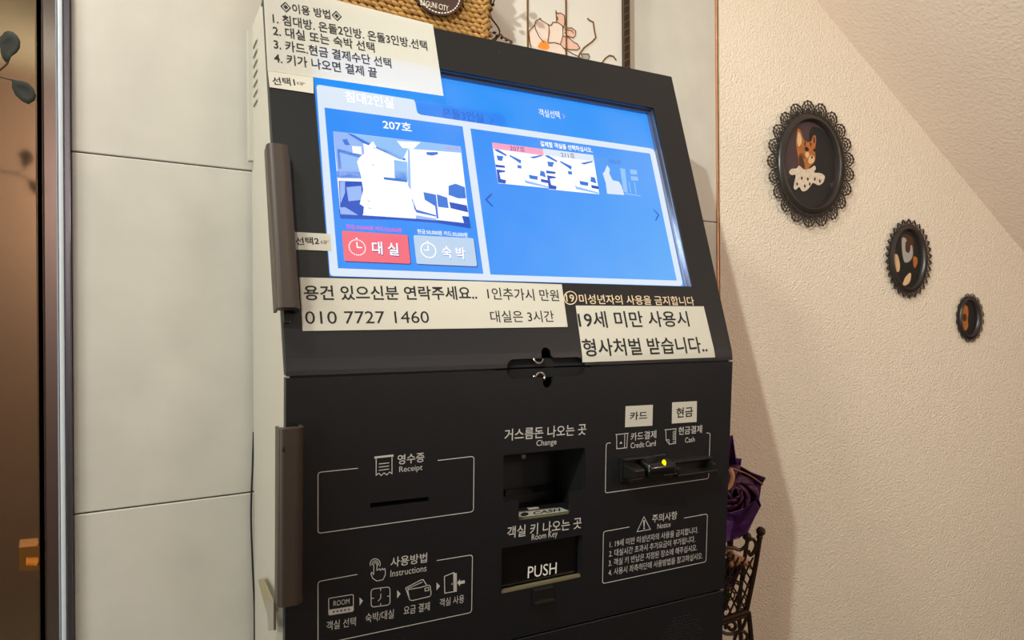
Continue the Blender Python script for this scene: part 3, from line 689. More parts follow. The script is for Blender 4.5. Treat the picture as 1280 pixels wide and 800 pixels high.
frame_line([(786.7, 658.7), (754.3, 664.6), (753.2, 729.6), (882.5, 702.2), (884.3, 642.3), (855, 647.6)], 3)
dt('주의사항', (815, 653.7), (846.2, 648.9), 10.3, .005); dt('Notice', (821.7, 661.3), (838.2, 658.4), 6.6)
dp('warning_symbol', [([(796.3, 664.7), (805, 645.9), (813, 661.7)], True)], .0009); fillp('warning_symbol', [(804, 650.5), (806.2, 650.2), (805.6, 658.5), (804.5, 658.7)]); fillp('warning_symbol', [(804.2, 659.7), (806, 659.4), (806, 661.2), (804.2, 661.5)])
for body, bl, br in (('1. 19세 미만 미성년자의 사용을 금지합니다.', (762, 685), (872.5, 666.3)), ('2. 대실시간 초과시 추가요금이 부가됩니다.', (761.2, 696.7), (868.7, 677.8)), ('3. 객실 키 반납은 지정된 장소에 해주십시오.', (760.7, 708.5), (871.2, 688.3)), ('4. 사용시 좌측하단에 사용방법을 참고하십시오.', (760.5, 720.2), (878.2, 698.5))):
    dt(body, bl, br, 8.8)
# age mark on the upper door
text(FRONT, '미성년자의 사용을 금지합니다', (725, 379.8), (868.7, 382), 12.3, PO, M['printw'], UPP, .006)
obj('age_mark', lines(FRONT, [(circ((713, 372.3), 7.9, 22), False)], .0012, PO), M['printw'], UPP)
text(FRONT, '19', (708.3, 377), (718.3, 377.4), 9, PO, M['printw'], UPP, .005)
# card reader
def UVB(x0, y0, x1, y1):
    a, b = FRONT.uv(x0, y0), FRONT.uv(x1, y1); return a[0], b[0], b[1], a[1]
u0, u1, s0, s1 = UVB(775, 572, 829, 598)
s1 = FRONT.uv(800, 570)[1]; s0 = FRONT.uv(800, 599)[1]
CR = obj('card_reader', join(block(FRONT, u0, u1, s0, s1, 0, .004, .001), block(FRONT, u0, u0 + .05, s1 - .002, s1 + .0005, .002, .010, .0005)), M['smoke'], LOW)
um = u0 + .024
obj('reader_jaw', join(block(FRONT, u0 + .002, u0 + .022, s0 + .004, s1 - .006, .004, .026, .002, 2, (.002, .001, .006, .004)), block(FRONT, u0 + .004, u1 - .002, s0 + .002, s0 + .009, .004, .020, .002, 2)), M['smoke'], LOW)
bm = block(FRONT, um - .001, u1 + .001, s0 + .006, s1 + .001, .004, .030, .0085, 5, (.001, .002, .002, .006))
obj('reader_dome', bm, M['blackgloss'], LOW, smooth=True)
ud = (um + u1) / 2
c = FRONT.pos(ud + .002, s1 - .0050, .0262)
obj('reader_lamp', ball(c, .0036, 12, (.8, .9, 1.25)), led, LOW, 'glowing yellow indicator')
obj('reader_lip', block(FRONT, ud, u1 - .001, s0 + .009, s0 + .0115, .015, .0295, .001), M['smoke'], LOW)
# banknote mouth
u0, u1 = FRONT.uv(834, 580)[0], FRONT.uv(883, 577)[0]; s0, s1 = FRONT.uv(858, 589)[1], FRONT.uv(858, 571.5)[1]
obj('note_acceptor', join(block(FRONT, u0, u1, s1 - .003, s1, 0, .013, .001), block(FRONT, u0, u1, s0, s0 + .004, 0, .022, .0015), block(FRONT, u0, u0 + .006, s0 + .003, s1 - .002, 0, .019, .0015, 2, (0, 0, 0, .006)), block(FRONT, u1 - .006, u1, s0 + .003, s1 - .002, 0, .019, .0015, 2, (0, 0, 0, .006)), block(FRONT, u0 + .004, u1 - .004, s0 + .002, s1 - .001, 0, .001, 0)), M['smoke'], LOW)
# long brown-black pull handles
def handle(sa, sb, u0, wd, parent):
    dp_, n = .023, 6
    pr = [(0, .004), (0, dp_ - .006)]
    for k in range(n + 1): t = math.pi / 2 * k / n; pr.append((.006 - .006 * math.cos(t), dp_ - .006 + .006 * math.sin(t)))
    for k in range(n + 1): t = math.pi / 2 * k / n; pr.append((wd - .009 + .009 * math.sin(t), dp_ - .009 + .009 * math.cos(t)))
    pr += [(wd, .004), (wd - .003, .004), (wd - .003, .012), (.003, .012), (.003, .004)]
    bm = bmesh.new(); A = [bm.verts.new(FRONT.pos(u0 + a, sa, o)) for a, o in pr]; B = [bm.verts.new(FRONT.pos(u0 + a, sb, o)) for a, o in pr]
    for k in range(len(pr)): bm.faces.new([A[k], A[(k + 1) % len(pr)], B[(k + 1) % len(pr)], B[k]])
    bm.faces.new(A); bm.faces.new(B)
    h = obj('handle', bm, M['handle'], parent, 'dark brown pull handle')
    for q0, q1, o_ in ((sa + .02, sa + .045, .0125), (sb - .045, sb - .02, .0125)):
        obj('handle_mount', block(FRONT, max(u0 + .004, .003), u0 + wd - .004, q0, q1, 0, o_, .001), M['smoke'], parent)
    obj('handle_rail', block(FRONT, u0 + .010, u0 + .016, sa - .010, sa + .02, 0, .004, .001), M['smoke'], parent)
    return h
hu = FRONT.uv(334, 210, .016)[0]; hw = FRONT.uv(362.8, 210, .013)[0] - hu
handle(FRONT.uv(352, 389, .01)[1], FRONT.uv(346, 187, .01)[1], hu, hw, K)
hu = FRONT.uv(346.5, 600, .016)[0]; hw = FRONT.uv(378.5, 600, .013)[0] - hu
handle(FRONT.uv(362, 751, .01)[1], FRONT.uv(362, 533, .01)[1], hu, hw, K)
obj('screw_hole', ball(FRONT.P(354, 561, .0225), .002, 10, (.8, .5, 1.6)), M['blackin'], K)
# lever lock on the left side of the cabinet
SP = lambda x, y, o=0: SIDE.P(x, y, o)
a_, b_, c_, d_ = SP(322, 724.5, .004), SP(328, 723.5, .006), SP(339, 750, .010), SP(333, 765, .008)
LK = obj('side_lock', sheet([a_, b_, c_, d_], KU * .002), M['gold'], K, 'pale metal lever lock')
obj('lock_catch', join(sheet([SP(332.5, 751.5, .010), SP(342, 750, .010), SP(342, 788, .010), SP(335.5, 788.5, .010)], KU * .0025), sheet([SP(333.5, 755, .0075), SP(339, 754, .0075), SP(339, 766, .0075), SP(333.5, 767, .0075)], KU * .008)), M['chrome'], LK, 'chrome catch')

# ================================================================== NOTICES TAPED TO THE KIOSK
def notice(px, label, group=None, off=.0006, m='paper', curl=0, name='paper_notice', nx=6, ny=4):
    c = FRONT.P(sum(p[0] for p in px) / 4, sum(p[1] for p in px) / 4, off)
    t = thing(name, c, label, 'notice', group, YAW)
    obj('sheet', grid_sheet(FRONT, px, off, nx, ny, curl, 0 if m == 'paperT' else .0003), M[m], t)
    return t
def nt_(t, body, bl, br, h, off=.0012, bold=.005): text(FRONT, body, bl, br, h, off, M['ink'], t, bold)
G = 'paper notices taped on the kiosk'
t = notice([(328.5, -23), (541, 30.5), (554.5, 120), (334.5, 88)], 'large white instruction sheet with five lines at the kiosk top left corner', G, .0012, 'paperT')
O1 = .0016
for body, bl, br in (('◈이용 방법◈', (351, 14.3), (428, 27.3)), ('1. 침대방. 온돌2인방. 온돌3인방.선택', (341.2, 29), (534.5, 63.3)), ('2. 대실 또는 숙박 선택', (341.5, 44.3), (468.7, 65.8)), ('3. 카드.현금 결제수단 선택', (342.5, 61.2), (489.5, 85.3)), ('4. 키가 나오면 결제 끝', (343, 78.3), (472, 97.3))):
    nt_(t, body, bl, br, 13.2, O1, .012)
t = notice([(334.5, 87), (391.3, 95), (392, 117), (337, 109)], 'small white label with a pointing hand just under the instruction sheet', G, .0006)
nt_(t, '선택1', (341.2, 106), (369.5, 107.6), 10, .0010, .02); nt_(t, '☞', (371.5, 106), (382, 107), 4, .0010, 0)
t = notice([(367, 290), (413, 292.5), (414.3, 313.8), (368, 312)], 'small white label with a pointing hand between upper handle and screen', G, .0006)
nt_(t, '선택2', (370, 306.4), (399.5, 305.8), 9.8, .0010, .02); nt_(t, '☞', (401.5, 305), (411.3, 304.8), 4.5, .0010, 0)
t = notice([(374.2, 346.8), (604.2, 352), (610.2, 410.2), (378.3, 413.8)], 'wide white notice with a handset number under the screen', G, .0007)
nt_(t, '용건 있으신분 연락주세요..', (380.5, 375.3), (597, 374.7), 18.8, .0012, .016); nt_(t, '010 7727 1460', (382, 405), (537, 403.6), 16, .0012, .0)
t = notice([(603.5, 352), (702, 355.5), (709.5, 408.7), (609, 410.2)], 'squarish white two line notice right beside the wide notice with numbers', G, .0006)
nt_(t, '1인추가시 만원', (610, 374.4), (699.5, 376.8), 15.3, .0010, .01); nt_(t, '대실은 3시간', (614, 403.2), (693.5, 402.6), 15, .0010, .008)
t = notice([(719.5, 382), (879.5, 383), (893.7, 446.7), (728, 453)], 'tilted white age warning notice at the lower right of the screen door', G, .0008, ny=60)
nt_(t, '19세 미만 사용시', (724.5, 410.2), (862.5, 408.2), 21.3, .0014, .012); nt_(t, '형사처벌 받습니다..', (730, 446), (885, 441), 22.5, .0014, .014)
t = notice([(782, 507.8), (816, 506), (815.3, 532), (781.3, 534)], 'small white label stuck above the card reader', G, .0006)
nt_(t, '카드', (787, 525.7), (809, 524.2), 10.6, .0010, .02)
t = notice([(840.2, 503), (871, 501.3), (870.6, 527.3), (839.8, 529.4)], 'small white label stuck above the banknote slot, rightmost on the kiosk', G, .0006)
nt_(t, '현금', (845.3, 522.6), (866, 520.5), 12.6, .0010, .02)

# ================================================================== ON TOP OF THE KIOSK
# woven seagrass basket
def tq(px, py, d):                      # point on a plane parallel to the kiosk front at depth d -> (u, h)
    r = ray(px, py); o = KO + KD * d; k = (o - CAM).dot(KD) / r.dot(KD); q = CAM + r * k - o
    return q.dot(KU), q.z
BD = .128
bu1 = tq(611.5, 30, BD)[0]; bu0 = bu1 - .27; bd1 = BD + .098
B = thing('woven_basket', kp((bu0 + bu1) / 2, (BD + bd1) / 2, HT), 'golden woven seagrass basket with a brown leather patch on the kiosk top', 'basket', None, YAW)
rows = 25; rh = .0064; lumps = []
for j in range(rows):
    h = HT + .0052 + j * rh
    n1 = 27
    for fc in range(3):
        if fc == 0: pts = [(bu0 + (bu1 - bu0) * (i + .5 + .5 * (j % 2)) / n1, BD + .004) for i in range(n1)]; ax = KU
        elif fc == 1: pts = [(bu1 - .004, BD + (bd1 - BD) * (i + .5) / 10) for i in range(10)]; ax = KD
        else: pts = [(bu0 + .004, BD + (bd1 - BD) * (i + .5) / 10) for i in range(10)]; ax = KD
        for (u, d) in pts:
            if u > bu1: continue
            bm = ball((0, 0, 0), 1, 8, (.0078, .0042, .0031))
            rot = Matrix.Rotation(YAW + (0 if fc == 0 else math.pi / 2), 4, 'Z') @ Matrix.Rotation(math.radians(R.uniform(16, 30)), 4, 'Y')
            bm.transform(Matrix.Translation(kp(u, d, h + R.uniform(-.0012, .0012))) @ rot); lumps.append(bm)
obj('weave', join(*lumps), M['rope'], B, smooth=True)
obj('liner', join(kbox(bu0 + .006, bu1 - .006, BD + .006, bd1 - .003, HT + .001, HT + rows * rh)), M['ropedark'], B)
ht = HT + .0052 + (rows - 1) * rh + .004
rimp = [kp(u, d, ht) for u, d in ((bu0 + .003, BD + .003), (bu1 - .003, BD + .003), (bu1 - .003, bd1 - .003), (bu0 + .003, bd1 - .003))]
obj('rim', tube([rimp[i].lerp(rimp[(i + 1) % 4], j / 6) for i in range(4) for j in range(6)], .0055, 8, True), M['ropedark'], B, smooth=True)
cd = []
for k in range(38):
    z = HT + .0058 + k * .0044; sgn = 1 if k % 2 else -1
    bm = ball((0, 0, 0), 1, 8, (.0052, .0044, .0032)); bm.transform(Matrix.Translation(kp(bu1 - .004 + sgn * .0022, BD + .002, z)) @ Matrix.Rotation(YAW, 4, 'Z') @ Matrix.Rotation(math.radians(35 * sgn), 4, 'Y')); cd.append(bm)
obj('corner_braid', join(*cd), M['ropedark'], B, smooth=True)
TOPF = Surf(kp(0, BD - .003, 0), KU, KD, [(-EYE, 0, -EYE), (1, 0, 1)])
pc = Vector(TOPF.uv(545.5, -9)); prx = (TOPF.uv(576.5, -6)[0] - TOPF.uv(515, -14)[0]) / 2; pry = TOPF.uv(548, -9)[1] - TOPF.uv(548, 20.5)[1]
el = lambda k, n=36: [(pc.x + prx * k * math.cos(2 * math.pi * i / n), pc.y + pry * k * math.sin(2 * math.pi * i / n)) for i in range(n)]
PA = obj('leather_patch', poly(TOPF, el(1), .002, .005), M['leather'], B, 'dark brown oval leather patch')
ds = []
for i in range(44):
    a0 = 2 * math.pi * i / 44; ds.append(ribbon2([(pc.x + prx * .9 * math.cos(a0 + q_ * .09), pc.y + pry * .9 * math.sin(a0 + q_ * .09)) for q_ in (0, 1)], .0014))
obj('stitching', mapbm(TOPF, *merge(ds), .0053), M['thread'], PA)
text(TOPF, 'BAGUNI CITY', (525.5, 6), (560.5, 14.2), 7, .0054, M['thread'], PA, .0)
text(TOPF, 'ber', (540, -3.5), (565, .5), 11, .0054, M['thread'], PA, .01)
# slip of clear plastic lying at the right end of the top
o = obj('folded_slip', kbox(.50, .592, DT + .012, DT + .05, HT + .0002, HT + .0028), mat('pale_slip', (214, 205, 192), .4), None, origin=kp(.55, DT + .03, HT)); link(o, 'thin pale slip lying on the right end of the kiosk top', 'slip')

# painted glass panel against the tiled wall
GP = Surf(WB.pos(0, 0, .022), WU, WD, [(-EYE, 0, -EYE), (1.6, 0, 1.6)])
gu0 = GP.uv(585, 40)[0]; gu1 = GP.uv(785.3, 40)[0]; gb = GP.uv(785, 108)[1]; gt = .72
T = thing('painted_glass_panel', GP.pos((gu0 + gu1) / 2, gb, 0), 'milky white glass panel painted with a peach flower on the tiled wall', 'panel', None, WY)
pane = obj('pane', block(GP, gu0, gu1, gb, gt, -.006, 0, .001), M['milk'], T)
def gl_(name, strokes, m, wd, o=.0012): return obj(name, lines(GP, strokes, wd, 0, o, 0), M[m], T)
def c7(*p): return [(480 + x / 4, y / 4) for x, y in p]
for x in (659.3, 707.3):
    u = GP.uv(x, 40)[0]; obj('lead_line', block(GP, u - .0011, u + .0011, gb, gt, 0, .002, 0), M['came'], T)
bu = GP.uv(777.3, 40)[0]
obj('border', block(GP, bu, gu1, gb, gt, -.001, .004, .0008), M['blackb'], T, 'black side strip')
zz = []; s_ = gb; k = 0
while s_ < gt - .02:
    zz.append(ribbon2([(bu + .001, s_), (gu1 - .001, s_ + .008)], .0014)); s_ += .0135
for u in (bu + .0006, gu1 - .0006): zz.append(ribbon2([(u, gb), (u, gt)], .0014))
obj('border_lattice', mapbm(GP, *merge(zz), .004, .0048), M['came'], T, 'gilded ladder pattern')
def pet(name, pts, m, o=.0004):
    for _ in range(2):
        q = []
        for i in range(len(pts)):
            a, b = pts[i], pts[(i + 1) % len(pts)]
            q += [(a[0] * .8 + b[0] * .2, a[1] * .8 + b[1] * .2), (a[0] * .2 + b[0] * .8, a[1] * .2 + b[1] * .8)]
        pts = q
    return obj(name, ppoly(GP, pts, o, None, 0), M[m], T)
pet('petal', c7((752, 115), (775, 95), (822, 125), (825, 160), (815, 205), (795, 185), (760, 150)), 'petal')
pet('petal', c7((820, 130), (862, 112), (890, 125), (893, 180), (888, 225), (830, 215), (818, 200)), 'petal')
pet('petal', c7((725, 160), (752, 125), (765, 160), (800, 205), (790, 240), (735, 235)), 'petal')
pet('petal', c7((860, 75), (880, 65), (902, 80), (900, 130), (870, 112)), 'petalp')
pet('petal', c7((902, 150), (935, 140), (958, 160), (950, 190), (915, 180)), 'petalp')
pet('petal', c7((892, 180), (930, 195), (975, 235), (965, 250), (910, 245), (890, 225)), 'petalp')
pet('petal', c7((795, 225), (850, 215), (890, 228), (912, 275), (850, 268), (770, 250)), 'petal')
pet('flower_heart', c7((765, 232), (790, 200), (810, 205), (830, 235), (815, 252), (780, 245)), 'petalo', .0006)
pet('grey_bud', c7((985, 268), (1020, 272), (1028, 285), (1015, 300), (990, 290)), 'pgrey')
W_ = .0011
def strokes_px(*ss): return [(c7(*s2), False) for s2 in ss]
obj('outline', lines(GP, strokes_px(
    ((722, 160), (752, 125), (758, 105), (775, 95), (780, 92), (785, 102), (822, 125), (835, 128), (842, 112), (865, 112), (888, 128), (900, 140)),
    ((752, 118), (755, 145), (775, 185), (800, 215)), ((822, 125), (826, 160), (818, 210)), ((893, 130), (893, 180), (880, 222)),
    ((818, 215), (850, 213), (880, 222), (905, 248), (912, 275)), ((862, 110), (860, 80), (858, 55), (865, 68), (882, 66), (900, 78), (903, 120), (897, 138)),
    ((862, 95), (866, 85), (868, 100)), ((902, 150), (915, 140), (938, 140), (957, 155), (955, 178), (945, 190), (915, 180), (903, 162)), ((915, 150), (940, 155), (945, 168)),
    ((893, 180), (925, 190), (945, 210), (965, 220), (978, 240), (965, 250), (925, 248), (893, 240)), ((722, 160), (728, 215), (735, 238)),
    ((985, 270), (1020, 270), (1028, 283), (1018, 300)), ((985, 270), (992, 290)), ((910, 250), (940, 268), (985, 290))), W_, 0, .0012, 0), M['came'], T)
obj('stem', lines(GP, strokes_px(((1016, 92), (1025, 102), (1045, 112), (1050, 150), (1058, 188), (1040, 208), (1000, 238), (975, 272), (968, 300)), ((1085, 320), (1105, 292), (1125, 278), (1145, 282), (1160, 302))), .0021, 0, .0014, 0), M['came'], T)
# dried plant between basket and panel
D = thing('dried_twig', kp(bu1 + .03, bd1 - .02, HT), 'dry brown twig with small curled leaves sticking out beside the basket', 'twig')
yd = (kp(bu1, bd1 - .01, 0)).y
stems = [spline([kp(bu1 + .004, bd1 - .03, HT), at(624, 44, yd), at(613, 20, yd), at(614, 2, yd), at(618, -25, yd)]), spline([kp(bu1 + .006, bd1 - .03, HT), at(622, 45, yd), at(630, 47, yd), at(640, 52, yd)]), spline([at(614, 10, yd), at(625, -15, yd), at(640, -35, yd)])]
obj('stem', join(*[tube(s_, .0012, 6) for s_ in stems]), M['twig'], D)
lf = []
for (x, y, r_) in ((613, 42, 3), (618, 41, 3), (622, 45, 3.2), (627, 47, 3), (633, 50, 3), (639, 53, 2.6), (614, 12, 3), (616, 6, 3.2), (613, 0, 3), (622, -6, 5), (630, -16, 6), (618, -16, 5), (638, -28, 6), (645, -22, 6), (626, -30, 6), (636, -8, 5), (648, -34, 7), (655, -26, 6)):
    bm = ball((0, 0, 0), r_ * yd / F, 6, (1, .6, .7)); bm.transform(Matrix.Translation(at(x, y, yd)) @ Matrix.Rotation(R.uniform(0, 6), 4, 'Z') @ Matrix.Rotation(R.uniform(0, 6), 4, 'X')); lf.append(bm)
obj('dry_leaves', join(*lf), M['twig'], D)

# ================================================================== OVAL PORTRAITS ON THE RIGHT WALL
def oval(cpx, hw, hh, N, kind, lace_f, ring_f, label):
    c = Vector(WR.uv(*cpx)); A = (WR.uv(cpx[0] + hw, cpx[1])[0] - WR.uv(cpx[0] - hw, cpx[1])[0]) / 2; Bq = (WR.uv(cpx[0], cpx[1] - hh)[1] - WR.uv(cpx[0], cpx[1] + hh)[1]) / 2
    t = thing('oval_picture_frame', WR.pos(c.x, c.y), label, 'picture frame', 'oval black lace picture frames', RY)
    Lc = lace_f * A
    e = lambda ins, th: (c.x + (A - ins) * math.cos(th), c.y + (Bq - ins) * math.sin(th))
    # rim: profile swept round the ellipse
    ri = Lc + ring_f * A; kd = min(1, A / .12) ** .8
    prf = [(Lc - .0015, .0105), (Lc - .001, .0128), (Lc + (ri - Lc) * .5, .0145), (ri - .003, .0165), (ri - .0012, .0172), (ri, .0160), (ri + .0030, .005), (ri + .0030, .0005), (ri - .008, .0005), (ri - .008, .0105)]
    bm = bmesh.new(); n = 72; rg = []
    for i in range(n):
        th = 2 * math.pi * i / n; rg.append([bm.verts.new(WR.pos(*e(a, th), o * kd)) for a, o in prf])
    for i in range(n):
        for k in range(len(prf)): bm.faces.new([rg[i][k], rg[(i + 1) % n][k], rg[(i + 1) % n][(k + 1) % len(prf)], rg[i][(k + 1) % len(prf)]])
    obj('rim', bm, M['frame'], t, smooth=True)
    # lace edge: scallops made of thin bars and loops, equal steps along the outline
    M_ = 720; acc = [0]; 
    for i in range(M_):
        p, q = e(Lc, 2 * math.pi * i / M_), e(Lc, 2 * math.pi * (i + 1) / M_); acc.append(acc[-1] + math.hypot(p[0] - q[0], p[1] - q[1]))
    def th_at(fr):
        x = (fr % 1) * acc[-1]
        lo, hi = 0, M_
        while hi - lo > 1:
            md = (lo + hi) // 2
            if acc[md] <= x: lo = md
            else: hi = md
        return 2 * math.pi * (lo + (x - acc[lo]) / (acc[hi] - acc[lo])) / M_
    bars = []; bw = Lc * .05 if kind == 'fan' else Lc * .08
    def lp(fr, q): return e(Lc * (1 - q), th_at(fr))        # q: 0 at the rim .. 1 at the outer edge
    for k in range(N):
        f0 = (k + .5) / N; w2 = .5 / N
        if kind == 'fan':
            for rad, wd in ((1.0, 1.3), (.72, 1.0), (.42, 1.0)):
                bars.append(ribbon2([lp(f0 + w2 * 1.04 * rad * math.sin(a), .02 + .98 * rad * math.cos(a)) for a in [(-1 + j / 6) * math.pi / 2 for j in range(13)]], bw * wd))
            for a in (-62, -31, 0, 31, 62):
                a = math.radians(a); bars.append(ribbon2([lp(f0 + w2 * 1.04 * r_ * math.sin(a), .02 + .98 * r_ * math.cos(a)) for r_ in (.0, .42, .72, 1.0)], bw * .8))
            for a in range(-75, 76, 25):
                a2 = math.radians(a); bars.append(ribbon2([lp(f0 + w2 * 1.05 * math.sin(a2) + w2 * .07 * math.cos(b), 1.0 * math.cos(a2) + .06 * math.sin(b)) for b in [j * math.pi / 3 for j in range(6)]], bw * 1.0, True))
        else:
            bars.append(ribbon2([lp(f0 - w2, .30), lp(f0 - w2 * .55, .72), lp(f0, 1.0), lp(f0 + w2 * .55, .72), lp(f0 + w2, .30)], bw * 1.7))
            bars.append(ribbon2([lp(f0, .1), lp(f0 - w2 * .45, .45), lp(f0, .75), lp(f0 + w2 * .45, .45)], bw * 1.2, True))
            bars.append(ribbon2([lp(f0 - w2, 0), lp(f0 - w2, .35)], bw * 2))
    bars.append(ribbon2([e(Lc * .93, 2 * math.pi * j / 120) for j in range(120)], bw * 3, True))
    obj('lace_border', mapbm(WR, *merge(bars), .0105 * kd, .0128 * kd), M['frame'], t)
    # the picture itself, set back behind the rim
    PO_ = .0045 * kd
    pic = obj('picture', poly(WR, [e(ri + .0022, 2 * math.pi * j / 60) for j in range(60)], .0007, PO_), M['paintbg'] if kind == 'fan' and N > 18 else M['paintblk'], t)
    return t, pic, PO_, e, ri
def soften(pts, n=2):
    for _ in range(n):
        q = []
        for i in range(len(pts)):
            a, b = pts[i], pts[(i + 1) % len(pts)]
            q += [(a[0] * .8 + b[0] * .2, a[1] * .8 + b[1] * .2), (a[0] * .2 + b[0] * .8, a[1] * .2 + b[1] * .8)]
        pts = q
    return pts
def paint(pic, PO_, name, pts, m, lvl, org, sc_=4):
    pts = soften(pts)
    obj(name, ppoly(WR, [(org[0] + x / sc_, org[1] + y / sc_) for x, y in pts], PO_ + .00025 * lvl, None, PO_), M[m], pic)
t, pic, po, e, ri = oval((1010, 206.5), 53.5, 78, 21, 'fan', .25, .10, 'largest oval black lace frame, holding a portrait of a tawny cat in a white jabot')
pa = lambda name, pts, m, l: paint(pic, po, name, pts, m, l, (930, 110))
pa('painted_shade', [(330, 190), (385, 200), (432, 255), (452, 320), (456, 400), (450, 480), (300, 500), (320, 300)], 'paintblk', 1)
pa('painted_coat', [(208, 485), (228, 440), (262, 420), (350, 415), (405, 450), (442, 500), (425, 545), (385, 585), (335, 600), (290, 590), (240, 555), (214, 515)], 'paintblk', 2)
pa('painted_head', [(268, 198), (282, 213), (298, 264), (318, 272), (336, 266), (341, 245), (352, 233), (360, 246), (357, 288), (353, 312), (357, 345), (350, 374), (330, 392), (318, 408), (290, 420), (272, 402), (270, 350), (262, 310), (258, 268), (262, 228)], 'fur', 3)
pa('painted_ear', [(268, 215), (280, 228), (290, 268), (272, 300), (263, 270)], 'muzzle', 4)
pa('painted_shade', [(272, 330), (292, 345), (305, 400), (290, 418), (273, 400)], 'furd', 4)
pa('painted_stripe', [(300, 268), (308, 270), (306, 292), (300, 290)], 'furd', 4); pa('painted_stripe', [(326, 274), (334, 272), (336, 294), (330, 292)], 'furd', 4)
pa('painted_muzzle', [(322, 345), (336, 335), (352, 345), (352, 366), (332, 382), (318, 372)], 'muzzle', 4)
pa('painted_cheek', [(306, 322), (320, 318), (326, 336), (314, 352), (304, 344)], 'muzzle', 4)
pa('painted_ear', [(345, 248), (352, 244), (354, 270), (347, 280)], 'furd', 4)
for x0 in (300, 308, 316): pa('painted_stripe', [(x0 - 24, 330 + (x0 - 300)), (x0 - 8, 326 + (x0 - 300)), (x0 - 8, 331 + (x0 - 300)), (x0 - 24, 336 + (x0 - 300))], 'furd', 5)
pa('painted_nose', [(332, 342), (342, 340), (342, 352), (336, 356)], 'furd', 5)
pa('painted_eye', [(300, 298), (312, 293), (324, 308), (318, 318), (304, 314)], 'paintblk', 5); pa('painted_eye', [(342, 308), (350, 302), (356, 312), (350, 322)], 'paintblk', 5)
pa('painted_jabot', [(272, 385), (300, 412), (330, 402), (352, 386), (358, 404), (345, 424), (382, 426), (404, 440), (395, 474), (370, 490), (342, 472), (330, 492), (308, 516), (286, 518), (275, 492), (255, 512), (244, 500), (250, 470), (258, 432), (236, 438), (220, 424), (232, 404), (262, 404)], 'lace', 6)
for (x, y) in ((285, 440), (315, 445), (300, 480), (262, 470), (375, 455), (350, 445), (325, 470)):
    pa('painted_fold', [(x, y), (x + 7, y + 10), (x + 2, y + 22), (x - 5, y + 12)], 'furd', 7)
t, pic, po, e, ri = oval((1132.8, 323.8), 28.6, 49.3, 30, 'point', .22, .12, 'middle sized oval black frame with a pointed edge, second down the wallpapered wall')
pa = lambda name, pts, m, l: paint(pic, po, name, pts, m, l, (1090, 260))
pa('painted_hair', [(140, 135), (175, 130), (205, 150), (210, 200), (205, 260), (170, 280), (148, 240)], 'furd', 1)
pa('painted_scarf', [(146, 145), (170, 150), (180, 200), (200, 180), (205, 240), (185, 270), (160, 275), (150, 225)], 'pgrey', 2)
pa('painted_face', [(166, 165), (188, 168), (192, 205), (182, 228), (165, 215)], 'furd', 3)
pa('painted_arm', [(112, 228), (128, 232), (140, 285), (136, 318), (122, 322), (112, 270)], 'muzzle', 2)
pa('painted_chair', [(205, 240), (225, 245), (228, 275), (212, 305), (204, 280)], 'fur', 2)
pa('painted_hand', [(150, 385), (165, 345), (188, 322), (196, 330), (190, 370), (170, 388)], 'muzzle', 2)
t, pic, po, e, ri = oval((1210, 397.5), 17.3, 30.7, 16, 'fan', .24, .12, 'smallest oval black lace frame, lowest on the wallpapered wall')
pa = lambda name, pts, m, l: paint(pic, po, name, pts, m, l, (1090, 260))
pa('painted_head', [(448, 490), (465, 482), (480, 495), (482, 535), (478, 560), (482, 590), (470, 615), (450, 608), (443, 590), (450, 560), (444, 525)], 'fur', 1)
pa('painted_muzzle', [(452, 530), (468, 528), (474, 550), (465, 570), (452, 560)], 'furd', 2)

# ================================================================== BOUQUET AND IRON STAND RIGHT OF THE KIOSK
ZB = 1.27
c6 = lambda x, y: (860 + x / 2.857, 520 + y / 2.857)
s6 = lambda x, y, dy=0: at(*c6(x, y), ZB + dy)
ST = thing('iron_flower_stand', Vector((s6(150, 700).x, ZB + .04, 0)), 'bronze coloured wrought iron stand with scrolls and lattice right of the kiosk', 'stand')
rod = .0032
obj('post', join(tube(spline([s6(258, 425), s6(240, 540), s6(210, 690)]), .0045), ball(s6(260, 412), .0085), ball(s6(256, 432), .006)), M['iron'], ST)
obj('post', join(tube(spline([s6(212, 445, .07), s6(195, 560, .07), s6(180, 690, .07)]), .004), ball(s6(210, 430, .07), .0085)), M['iron'], ST)
lx = s6(60, 700)
obj('post', join(tube([lx + Vector((-.012, 0, .14)), lx], .0045), ball(lx + Vector((-.013, 0, .148)), .0085)), M['iron'], ST)
obj('rail', join(tube([s6(212, 697), s6(125, 727), s6(60, 748)], .0055), tube([s6(214, 710), s6(128, 740), s6(60, 762)], .0035), tube([s6(212, 697), s6(180, 690, .07)], .004)), M['iron'], ST)
def scroll(c, r0, r1, a0, a1, n=18, sgn=1): return [s6(c[0] + (r0 + (r1 - r0) * k / n) * math.cos(math.radians(a0 + (a1 - a0) * k / n)), c[1] - (r0 + (r1 - r0) * k / n) * math.sin(math.radians(a0 + (a1 - a0) * k / n))) for k in range(n + 1)]
obj('scroll', tube(spline([s6(*p) for p in ((130, 470), (160, 470), (185, 478), (205, 465), (215, 445), (232, 440), (243, 460), (235, 485), (222, 497), (216, 480))]), rod), M['iron'], ST)
obj('scroll', tube(spline([s6(*p) for p in ((135, 500), (150, 490), (162, 498), (155, 512), (145, 508))]), rod * .9), M['iron'], ST)
obj('scroll', tube(scroll((155, 752), 22, 8, 200, -200), rod), M['iron'], ST)
obj('scroll', tube(spline([s6(*p) for p in ((210, 715), (195, 755), (170, 775), (140, 778), (120, 770))]), rod), M['iron'], ST)
obj('scroll', tube(spline([s6(*p) for p in ((165, 800), (175, 775), (195, 768), (212, 785), (205, 803), (192, 800))]), rod), M['iron'], ST)
lat = []
